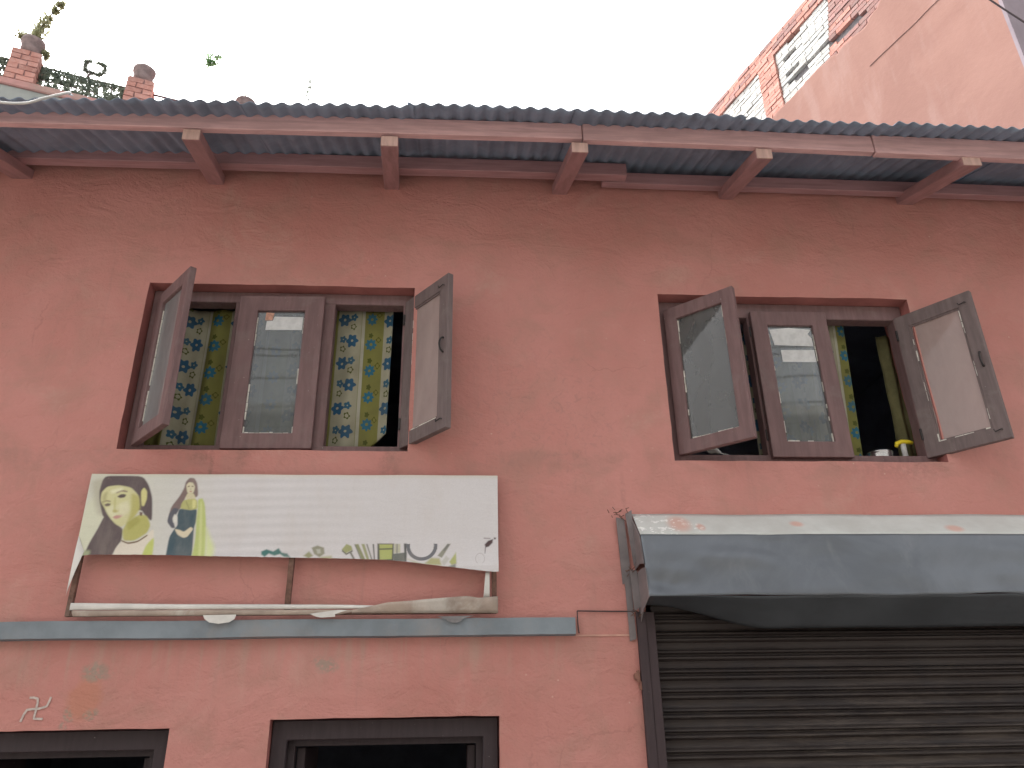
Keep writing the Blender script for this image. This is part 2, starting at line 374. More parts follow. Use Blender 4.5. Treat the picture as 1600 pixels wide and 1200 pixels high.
# ------------------------------------------------------------------ the pink house
HOUSE = thing('pink_house', (0, 0, 0), 'terracotta pink plastered two-storey house with open wooden windows and corrugated iron eaves', 'house')
W1 = (-1.61, -.24, 2.866, 3.785); W2 = (1.07, 2.48, 2.826, 3.775)
D1 = (-2.08, -1.17, .12, 1.653); D2 = (-.767, .19, .12, 1.680); SH = (.86, 3.42, .12, 2.16)
TH = .26
def facade():
    holes = [W1, W2, D1, D2, SH]
    X0, X1, Z0, Z1 = -6.2, 5.0, 0, 4.56
    xs = sorted({X0, X1}|{h[0] for h in holes}|{h[1] for h in holes}); zs = sorted({Z0, Z1}|{h[2] for h in holes}|{h[3] for h in holes})
    def dens(a, st):
        o = []
        for p, q in zip(a, a[1:]):
            n = max(1, round((q-p)/st)); o += [p+(q-p)*i/n for i in range(n)]
        return o+[a[-1]]
    xs = dens(xs, .07); zs = dens(zs, .07)
    def inh(x, z): return any(h[0]-1e-6 < x < h[1]+1e-6 and h[2]-1e-6 < z < h[3]+1e-6 for h in holes)
    m = MB(); idx = {}
    def edge(x, z):
        return min([max(abs(x-h[0]) if h[2]-.01 <= z <= h[3]+.01 else 9, 0) for h in holes]+[9])
    def V(i, j, y):
        kx = (i, j, y)
        if kx not in idx:
            x, z = xs[i], zs[j]
            dx = .004*nz(x*2.3, z*9, 1); dz = .004*nz(x*9, z*2.3, 5); dy = .006*nz(x*1.7, z*1.7, 9)+.002*nz(x*7, z*7, 3)
            idx[kx] = len(m.v); m.v.append((x+dx, (dy if y == 0 else y), z+dz))
        return idx[kx]
    for i in range(len(xs)-1):
        for j in range(len(zs)-1):
            cx, cz = (xs[i]+xs[i+1])/2, (zs[j]+zs[j+1])/2
            if inh(cx, cz): continue
            m.f.append((V(i, j, 0), V(i+1, j, 0), V(i+1, j+1, 0), V(i, j+1, 0)))
            for (a, b, qx, qz) in (((i, j), (i, j+1), xs[i]-.01, cz), ((i+1, j+1), (i+1, j), xs[i+1]+.01, cz),
                                   ((i+1, j), (i, j), cx, zs[j]-.01), ((i, j+1), (i+1, j+1), cx, zs[j+1]+.01)):
                out = qx < X0 or qx > X1 or qz < Z0 or qz > Z1
                if inh(qx, qz) or out:
                    m.f.append((V(*a, 0), V(*b, 0), V(*b, TH), V(*a, TH)))
    o = m.build('wall', PLASTER, HOUSE); o.data.materials.append(REVEAL)
    for p in o.data.polygons:
        if abs(p.normal.y) < .5 and p.center.z < 4.4: p.material_index = 1
    return o
REVEAL = simple('deeper red reveal paint', (.36, .135, .12), .85, .15, 6, .3, dirt=(.20, .10, .095, .5))  # opening reveals are a deeper, darker red than the wall face
facade()
# rooms behind the openings and the rest of the house body
def room(x0, x1, z0, z1, y1, name='room'):
    m = MB(); t = .06
    m.box(x0, x1, y1, y1+t, z0, z1); m.box(x0-t, x0, TH+.001, y1+t, z0, z1); m.box(x1, x1+t, TH+.001, y1+t, z0, z1)
    m.box(x0-t, x1+t, TH+.001, y1+t, z1+.001, z1+.06); m.box(x0-t, x1+t, TH+.001, y1+t, z0-.06, z0-.001)
    return m.build(name, INNER, HOUSE)
room(-2.3, .5, 2.6, 4.2, 2.6); room(.62, 3.4, 2.6, 4.2, 2.6)
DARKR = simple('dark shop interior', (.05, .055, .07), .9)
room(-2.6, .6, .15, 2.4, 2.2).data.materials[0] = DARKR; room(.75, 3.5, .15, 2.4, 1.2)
MB().box(-6.2, -6.0, TH+.01, 2.99, 0, 4.56).build('side_wall', PLASTER, HOUSE); MB().box(4.8, 5.0, TH+.01, 2.99, 0, 4.56).build('side_wall', PLASTER, HOUSE); MB().box(-6.2, 5, 3.0, 3.2, 0, 5.4).build('rear_wall', PLASTER, HOUSE)

# ledge (painted band)
m = MB(); n_ = 90
def ledgef(u, t):
    x = -6.2+(6.73)*u; k = min(3, int(t*3+.001)); w_ = .003*nz(x*3, 1)+.002*nz(x*9, 4)
    return (x, [.01, -.045, -.045, .01][k]+w_, [2.079, 2.076, 2.005, 2.001][k]+.0035*nz(x*2.1, 3)+(.002*nz(x*8, k)))
m.grid(n_, 3, ledgef); a = 0
m.f.append(tuple(j*(n_+1)+n_ for j in range(4)))
m.build('ledge', LEDGE, HOUSE)
# little plaster seam going on from the ledge, and the raised line above
MB().box(.535, .80, -.006, .01, 1.999, 2.006).build('plaster_seam', simple('pale seam plaster', (.52, .30, .24), .9), HOUSE)

# ---- eaves
SL = .35
def rz(y): return 4.285+(y+.58)*SL          # top of the rafters
rx = [-3.35, -2.40, -1.36, -.39, .565, 1.54, 2.625, 3.6, 4.6]
skew = [0, -.01, .07, .04, .02, -.02, -.015, 0, 0]
for i, x in enumerate(rx):
    h = .062; wd = .042
    if i == 1: wd = .055
    if i in (6,): wd = .05
    m = MB(); ys = [(-.595, skew[i]), (1.2, -skew[i]*2)]
    dz = .012*nz(x, 2)
    p = []
    for y, s_ in ys:
        p.append((y, s_))
    A = []
    for (y, s_) in ys:
        for sx in (-wd, wd): A.append((x+sx+s_, y, rz(y)-h))
        for sx in (wd, -wd): A.append((x+sx+s_, y, rz(y)))
    m.hexa([A[0], A[1], A[5], A[4], A[3], A[2], A[6], A[7]])
    r_ = m.build('rafter', RAFT, HOUSE, bevel=.004)
    e = MB().box(x-wd+skew[i]+.002, x+wd+skew[i]-.002, -.599, -.594, rz(-.595)-h+.002, rz(-.595)-.002).build('end_grain', RAFTEND, r_)
def board(x0, x1, y0, y1, z0, z1, name, mat, d0=0, d1=0):
    n = 14; m = MB(); t = lambda k: x0+(x1-x0)*k/n
    rings = []
    for k in range(n+1):
        x = t(k); s_ = d0+(d1-d0)*k/n+.004*nz(x*1.3, y0*5)
        rings.append([(x, y0, z0+s_), (x, y1, z0+s_), (x, y1, z1+s_), (x, y0, z1+s_)])
    for k in range(n+1): m.v += rings[k]
    for k in range(n):
        for j in range(4): a = 4*k+j; b = 4*k+(j+1) % 4; m.f.append((a, a+4, b+4, b))
    m.f.append((0, 1, 2, 3)); m.f.append(tuple(4*n+j for j in (3, 2, 1, 0)))
    return m.build(name, mat, HOUSE, bevel=.003)
board(-4.2, .60, -.60, -.562, 4.282, 4.378, 'eave_board', BOARD, -.012, .022)
board(.604, 2.10, -.603, -.565, 4.274, 4.376, 'eave_board', BOARD, .022, .008)
board(2.104, 5.2, -.607, -.567, 4.258, 4.372, 'eave_board', BOARD, .016, -.025)
board(-4.2, .93, -.15, -.09, 4.452, 4.535, 'purlin', PURL, -.01, .006)
board(.80, 5.2, -.088, -.04, 4.452, 4.53, 'purlin', PURL, .0, -.02)
board(-4.2, 5.2, .8, .86, 4.79, 4.86, 'purlin', PURL)
# corrugated sheets
PITCH_ = .0735
for i in range(13):
    x0 = -4.3+i*.808; nseg = 12*8
    d = .005*((i*7) % 3-1)+(.006 if i == 6 else 0); yv = .012*((i*5) % 3-1); ylow = -.745+yv
    def cf(u, v, x0=x0, d=d, ylow=ylow, i=i):
        x = x0+u*(.808+.03); y = ylow+(3.2-ylow)*(v**1.6)
        z = rz(y)+.103+.0088*math.cos(2*PI*(x+4.3)/PITCH_)+d+.014-(.0085 if x < .5 else .0028)*(max(-3, x)-.5)**2+.006*nz(x*1.1, y*.8, 2)+.0025*(i % 2)
        y += .004*nz(x*3, i, 1) if v == 0 else 0
        return (x, y, z-(.010*max(0, nz(x*4., 7., i)) if v == 0 else 0))
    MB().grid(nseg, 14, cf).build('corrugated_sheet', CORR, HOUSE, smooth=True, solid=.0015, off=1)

# ---- windows
def ringf(m, x0, x1, z0, z1, y0, y1, l, r_, b, t, fn=lambda p: p):
    o = [(x0, z0), (x1, z0), (x1, z1), (x0, z1)]; i_ = [(x0+l, z0+b), (x1-r_, z0+b), (x1-r_, z1-t), (x0+l, z1-t)]
    v = [(x, y0, z) for x, z in o+i_]+[(x, y1, z) for x, z in o+i_]
    f = []
    for k in range(4):
        n = (k+1) % 4
        f += [(k, n, 4+n, 4+k), (8+k, 12+k, 12+n, 8+n), (k, 8+k, 8+n, n), (4+k, 4+n, 12+n, 12+k)]
    return m.add(fn(v), f)
def barframe(m, x0, x1, z0, z1, y0, y1, l, r_, b, t):
    return ringf(m, x0, x1, z0, z1, y0, y1, l, r_, b, t)
    #
    m.box(x0, x0+l, y0, y1, z0, z1); m.box(x1-r_, x1, y0, y1, z0, z1)
    m.box(x0+l, x1-r_, y0+.001, y1-.001, z0, z0+b); m.box(x0+l, x1-r_, y0+.001, y1-.001, z1-t, z1)
    return m
def make_window(W, mulls, z0s, z1s, lab):
    x0, x1, z0, z1 = W; fy0, fy1 = .075, .15; m = MB()
    barframe(m, x0+.004, x1-.004, z0+.004, z1-.004, fy0, fy1, .058, .055, z0s-z0+.012, z1-z1s+.018)
    fr = m.build('window', WOOD, HOUSE, org=(x0, .1, z0), bevel=.003); fr['label'] = lab
    for mx in mulls:
        MB().box(mx-.03, mx+.03, fy0+.002, fy1-.002, z0s+.0125, z1s-.0185).build('mullion', WOOD, fr, bevel=.003)
    return fr
def transform(pts, hx, hy, ang, side):
    """leaf local: u along width from hinge, w depth outwards(-) , z ; opened by ang about the hinge"""
    c, s_ = math.cos(ang), math.sin(ang); o = []
    for (u, w_, z) in pts:      # u from hinge to free edge; w_ = depth measured towards the street
        dx = u*c+w_*(-s_)*-1*0; # placeholder for readability
        X = u*c - (w_)*s_; Y = -(u*s_) - (w_)*c
        o.append((hx+side*X, hy+Y, z))
    return o
def sash(win, hx, hy, z0, z1, w_, ang, side, mat, gmat, stile=.07, top=.075, bot=.07, putty=True, inner_face=False, handle=True):
    ang = math.radians(ang); th = .032
    def bx(u0_, u1, d0, d1, za, zb, mm):
        p = [(u0_, d0, za), (u1, d0, za), (u1, d1, za), (u0_, d1, za), (u0_, d0, zb), (u1, d0, zb), (u1, d1, zb), (u0_, d1, zb)]
        mm.hexa(transform(p, hx, hy, ang, side))
    m = MB()
    ringf(m, 0, w_, z0, z1, 0, th, stile, stile, bot, top, lambda v: transform(v, hx, hy, ang, side))
    # thin inner bead
    s1 = m.build('sash', mat, win, bevel=.0025)
    ringf(MB(), stile, w_-stile, z0+bot, z1-top, .006, .011, .009, .009, .009, .009, lambda v: transform(v, hx, hy, ang, side)).build('glazing_bead', mat, win)
    gm = MB(); bx(stile-.008, w_-stile+.008, .0125, .0155, z0+bot-.008, z1-top+.008, gm); gm.build('pane', gmat, win)
    if putty:
        pm = MB(); rnd = random.Random(int(hx*100))
        face = (.0165, .021) if not inner_face else (.0055, .011)
        zz = z0+bot
        while zz < z1-top-.05:
            L = rnd.uniform(.02, .09); 
            if rnd.random() < .55: bx(stile+.001, stile+rnd.uniform(.003, .009), face[0], face[1], zz, zz+L, pm)
            if rnd.random() < .3: bx(w_-stile-rnd.uniform(.003, .008), w_-stile-.001, face[0], face[1], zz, zz+L, pm)
            zz += L+.004
        uu_ = stile+.01
        while uu_ < w_-stile-.03:
            L = rnd.uniform(.015, .05)
            if rnd.random() < .75: bx(uu_, uu_+L, face[0], face[1], z0+bot+.001, z0+bot+rnd.uniform(.003, .010), pm)
            uu_ += L+.003
        pt = pm.build('putty', PUTTY, win); pt['kind'] = 'stuff'
    # hinges
    for zz in (z0+.10, z1-.14):
        hm = MB(); q = transform([(0.0, -.004, zz), (0.0, -.004, zz+.06)], hx, hy, ang, side); hm.tube(q, .006, 8).build('hinge', IRON, win)
    if handle:
        zc = (z0+z1)/2+.02; u_ = w_-stile*.45; face = -1 if inner_face else 1; base = 0 if inner_face else th
        pts = []
        for k in range(9):
            t = PI*k/8; pts.append((u_, base+face*(.024*math.sin(t)), zc-.04*math.cos(t)))
        MB().tube(transform(pts, hx, hy, ang, side), .005, 8).build('handle', IRON, win)
        if inner_face:
            for zz in (z0+.05, z1-.06):
                MB().tube(transform([(u_, -.001, zz), (u_, -.010, zz), (u_-.03, -.014, zz-.008), (u_-.034, -.012, zz+.006)], hx, hy, ang, side), .0028, 6).build('hook', IRON, win)
    return s1
w1 = make_window(W1, (-1.150, -.690), 2.900, 3.740, 'left three-bay window with both outer sashes swung open above the torn banner')
sash(w1, -1.545, .070, 2.902, 3.736, .385, 50, 1, WOOD, GLASS_L, handle=False)
# closed centre sash
sash(w1, -1.150, .073, 2.888, 3.742, .440, 1.0, 1, WOOD, GLASS_C, .098, .088, .080, handle=False)
sash(w1, -.289, .070, 2.902, 3.736, .385, 127, -1, WOODG, GLASS_P, inner_face=True)
def pane_patch(win, pts, mat, lab=None, hx=-1.150, a=1.0):  # thin flat white and orange patches just outside the closed panes
    m = MB(); n = len(pts); m.add([(x, .073-.0168-(x-hx)*math.tan(math.radians(a)), z) for x, z in pts], [tuple(range(n))]); o = m.build('glass_patch', mat, win, solid=.0008)
    if lab: o['label'] = lab
PATCHW = simple('white pane patch', (.58, .58, .57), .8, .1, 30); PATCHO = simple('orange pane patch', (.55, .30, .22), .8, .3, 40)
pane_patch(w1, [(-1.005, 3.545), (-.817, 3.545), (-.817, 3.622), (-.965, 3.624), (-.972, 3.60), (-1.003, 3.598)], PATCHW)
pane_patch(w1, [(-1.012, 3.602), (-.975, 3.603), (-.968, 3.645), (-1.010, 3.648)], PATCHO, 'orange patch corner')
w2 = make_window(W2, (1.612, 1.985), 2.868, 3.704, 'right three-bay window with outer sashes open above the shop shutter')
sash(w2, 1.130, .070, 2.870, 3.702, .400, 43, 1, WOOD, GLASS_D, handle=False)
sash(w2, 1.592, .073, 2.862, 3.706, .424, .5, 1, WOOD, GLASS_C, .086, .085, .085, handle=False)
sash(w2, 2.420, .070, 2.870, 3.690, .400, 127, -1, WOODG, GLASS_P, inner_face=True)

pane_patch(w2, [(1.705, 3.505), (1.92, 3.500), (1.918, 3.548), (1.900, 3.575), (1.922, 3.602), (1.80, 3.612), (1.69, 3.60)], PATCHW, None, 1.592, .5)
pane_patch(w2, [(1.735, 3.405), (1.920, 3.405), (1.920, 3.478), (1.735, 3.476)], PATCHW, None, 1.592, .5)

# ---- doors
def door(D, lab):
    x0, x1, z0, z1 = D
    f = MB()
    def ushape(mm, a, b, zt, l, t, ya, yb):
        P = [(a, z0), (a, zt), (b, zt), (b, z0), (b-l, z0), (b-l, zt-t), (a+l, zt-t), (a+l, z0)]; n = 8
        v = [(x, ya, z) for x, z in P]+[(x, yb, z) for x, z in P]
        fr_ = [(0, 1, 6, 7), (1, 2, 5, 6), (2, 3, 4, 5)]
        return mm.add(v, fr_+[tuple(8+q for q in r_[::-1]) for r_ in fr_]+[(q, 8+q, 8+(q+1) % n, (q+1) % n) for q in range(n)])
    ushape(f, x0+.003, x1-.003, z1-.003, .065, .079, .05, .14)
    d = f.build('door_frame', DOORW, HOUSE, org=(x0, .09, z0), bevel=.004); d['label'] = lab
    ushape(MB(), x0+.0685, x1-.0685, z1-.0825, .027, .022, .10, .135).build('door_stop', DOORW, d)
    for s_, x in ((1, x0+.097), (-1, x1-.097)):       # leaves folded back into the room
        MB().box(min(x, x+s_*.035), max(x, x+s_*.035), .145, .50, z0+.01, z1-.11).build('door_leaf', DOORW, d, bevel=.003)
    return d
door(D1, 'dark timber door frame at the left below the chalk mark'); door(D2, 'dark timber door frame in the middle below the ledge')

# ------------------------------------------------------------------ roller shutter and hood
SHT = thing('roller_shutter', (2.14, .03, .12), 'closed dark brown slatted roller shutter with pale scuffs under the sheet metal hood', 'shutter')
SP = .080
prof = [(.0, .0), (-.005, -.004), (-.012, -.008), (-.013, -.014), (-.004, -.018), (.004, -.0205), (.004, -.025), (-.006, -.028), (-.015, -.033), (-.015, -.040),
        (-.006, -.046), (.002, -.050), (.005, -.060), (.005, -.070), (.002, -.078), (.0, -.0798)]
sm = MB()
L0, L1 = .892, 3.38
nseg = 24
for k in range(nseg+1):
    x = L0+(L1-L0)*k/nseg
    for (y, z) in prof: sm.v.append((x, .03+y+.0015*nz(x*2, z*30), z))
npf = len(prof)
for k in range(nseg):
    for j in range(npf-1): a = k*npf+j; sm.f.append((a, a+npf, a+npf+1, a+1))
slat0 = None
for i in range(27):
    zt = 2.26-i*SP
    if i == 0:
        slat0 = sm.build('slat', SHUT, SHT, smooth=False, org=(2.14, .03, 0)); slat0.location = (0, 0, zt-.12)
    else:
        c = slat0.copy(); COL.objects.link(c); c.parent = SHT; c.location = (.002*nz(i*3.3, 1), .002*nz(i*1.7, 5), zt-.12+.002*nz(i*2.1, 8)); c.rotation_euler = (.0, .0015*nz(i*1.9, 3), 0)
MB().box(.812, .852, -.028, .045, .12, 2.10).build('guide_rail', SHUTJ, SHT, bevel=.002)
MB().box(.8525, .893, -.022, -.012, .12, 2.10).build('guide_rail', SHUTJ, SHT, bevel=.002)
MB().box(3.38, 3.46, -.028, .045, .12, 2.10).build('guide_rail', SHUTJ, SHT, bevel=.002)
MB().box(.862, 3.42, -.012, .06, .12, .20).build('bottom_rail', SHUTJ, SHT)

HD = thing('shutter_hood', (2.14, 0, 2.1), 'dented grey sheet metal hood with white top flashing over the roller shutter', 'hood')
HX0, HX1 = .832, 3.55
def strip(name, mat, P0, P1, nu, nv, amp, seed, mb=None, x0=HX0, x1=HX1, sag=None, solid=.002):
    def f(u, v):
        x = x0+(x1-x0)*u; y = P0[0]+(P1[0]-P0[0])*v; z = P0[1]+(P1[1]-P0[1])*v
        e = 4*v*(1-v)
        d = amp*(nz(x*2.2, z*6, seed)+.5*nz(x*6, z*11, seed+3))*(.25+e)
        if sag: dy, dz = sag(x, v); y += dy; z += dz
        return (x, y-d, z+d*.25+.0035*nz(x*2.6, v*2, seed+5))
    return MB().grid(nu, nv, f).build(name, mat, HD, smooth=True, solid=solid)
strip('top_flashing', HOODW, (-.004, 2.553), (-.142, 2.423), 60, 6, .004, 1)
def frontsag(x, v):
    # bottom edge wobble and a pressed-in corner crease at the left
    c = math.exp(-((x-.92)/.08)**2)*math.exp(-((v-.78)/.16)**2)
    d2 = math.exp(-(((x-.93)+(v-.80)*.18)/.020)**2)*math.exp(-((v-.75)/.16)**2)
    return (.024*c-.012*d2, .008*v*v*nz(x*2.3, 9)+.004*v*v*nz(x*6, 2))
strip('front_sheet', HOODG, (-.144, 2.424), (-.214, 2.140), 170, 26, .016, 11, sag=frontsag)
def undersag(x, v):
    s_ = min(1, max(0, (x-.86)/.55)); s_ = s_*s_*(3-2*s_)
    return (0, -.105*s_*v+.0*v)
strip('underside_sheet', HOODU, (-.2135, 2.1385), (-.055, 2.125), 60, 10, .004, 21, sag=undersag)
# left end: overlapping torn flashing plates
def plate(pts, y0, y1, mat=HOODE, name='end_plate', skw=0):
    m = MB(); n = len(pts)
    vs = [(x+.002*nz(x*40, z*20), y0+skw*(z-pts[0][1]), z) for x, z in pts]+[(x, y1+skw*(z-pts[0][1]), z) for x, z in pts]
    m.add(vs, [tuple(range(n)), tuple(range(n, 2*n))[::-1]]+[(i, n+i, n+(i+1) % n, (i+1) % n) for i in range(n)])
    return m.build(name, mat, HD)
# side plate closing the box end, cut to the hood profile, split into two sheets
def endpl(x, prof, name='end_plate', t=.003):
    n = len(prof); m = MB()
    m.add([(x, y, z) for y, z in prof]+[(x+t, y, z) for y, z in prof], [tuple(range(n)), tuple(range(n, 2*n))[::-1]]+[(i, n+i, n+(i+1) % n, (i+1) % n) for i in range(n)])
    return m.build(name, HOODE, HD)
endpl(.826, [(0, 2.548), (-.143, 2.420), (-.181, 2.285), (-.10, 2.30), (0, 2.29)])
endpl(.829, [(0, 2.27), (-.10, 2.275), (-.186, 2.268), (-.214, 2.136), (-.09, 2.10), (-.02, 2.05), (0, 2.05)])
plate([(.795, 2.55), (.826, 2.568), (.830, 2.33), (.815, 2.30)], -.030, -.026, skw=.03)
plate([(.752, 2.535), (.790, 2.53), (.803, 2.30), (.795, 2.235), (.762, 2.225)], -.016, -.012, skw=-.02)
plate([(.792, 2.29), (.826, 2.28), (.829, 2.12), (.800, 2.10)], -.040, -.036, skw=.02)
plate([(.772, 2.245), (.800, 2.26), (.806, 1.985), (.776, 1.975)], -.012, -.008)
# bits of splintered mortar and wire ends round the plates
m = MB(); rnd = random.Random(3)
for (cx, cz, s_) in ((.745, 2.545, .05), (.77, 2.55, .05), (.80, 2.275, .04), (.80, 2.09, .03)):
    for k in range(7):
        a = Vector((cx+rnd.uniform(-s_, s_)*.7, -.03-rnd.random()*.02, cz+rnd.uniform(-.5, .5)*s_)); b = a+Vector((rnd.uniform(-1, 1), rnd.uniform(-.6, .2), rnd.uniform(-.7, .7))).normalized()*rnd.uniform(.012, .03)
        m.tube([a, b], .0018, 5)
m.build('frayed_wire', RUSTBAR, HD)['kind'] = 'stuff'
m = MB()
for (cx, cz) in ((.797, 1.832), (.812, 1.80)):
    for k in range(5):
        c = Vector((cx+rnd.uniform(-.012, .012), -.01, cz+rnd.uniform(-.02, .02))); s_ = rnd.uniform(.008, .016)
        m.hexa([tuple(c+Vector((sx*s_*rnd.uniform(.5, 1), sy*s_*.6, sz*s_*rnd.uniform(.5, 1)))) for sz in (-1, 1) for sx, sy in ((-1, -1), (1, -1), (1, 1), (-1, 1))])
tag(m.build('mortar_lump', simple('crumbly red mortar', (.24, .12, .09), .95), None, org=(.80, -.01, 1.81)), 'small crumbly brown mortar lump stuck beside the shutter guide', 'mortar lump')

# ------------------------------------------------------------------ torn banner sign
SG = thing('banner_sign', (-.74, -.03, 2.10), 'torn faded white advertising banner on a rusty frame above the blue grey ledge', 'banner')
SX0, SX1, SZ0, SZ1 = -1.665, .188, 2.095, 2.726
SY = -.055
MB().box(SX0+.004, SX0+.026, SY+.004, SY+.026, SZ0, SZ1-.004).build('frame_bar', RUSTBAR, SG, bevel=.002)
MB().box(SX1-.028, SX1-.006, SY+.004, SY+.026, SZ0, SZ1-.004).build('frame_bar', RUSTBAR, SG, bevel=.002)
MB().box(-.745, -.721, SY+.004, SY+.026, SZ0+.022, SZ1-.026).build('frame_bar', RUSTBAR, SG, bevel=.002)
MB().box(SX0+.026, SX1-.028, SY+.005, SY+.025, SZ0, SZ0+.021).build('frame_bar', RUSTBAR, SG, bevel=.002)
MB().box(SX0+.026, SX1-.028, SY+.005, SY+.025, SZ1-.026, SZ1-.005).build('frame_bar', RUSTBAR, SG, bevel=.002)
for x in (-1.4, -.3):
    MB().box(x, x+.02, SY+.026, 0.004, SZ1-.024, SZ1-.008).build('bracket', RUSTBAR, SG)
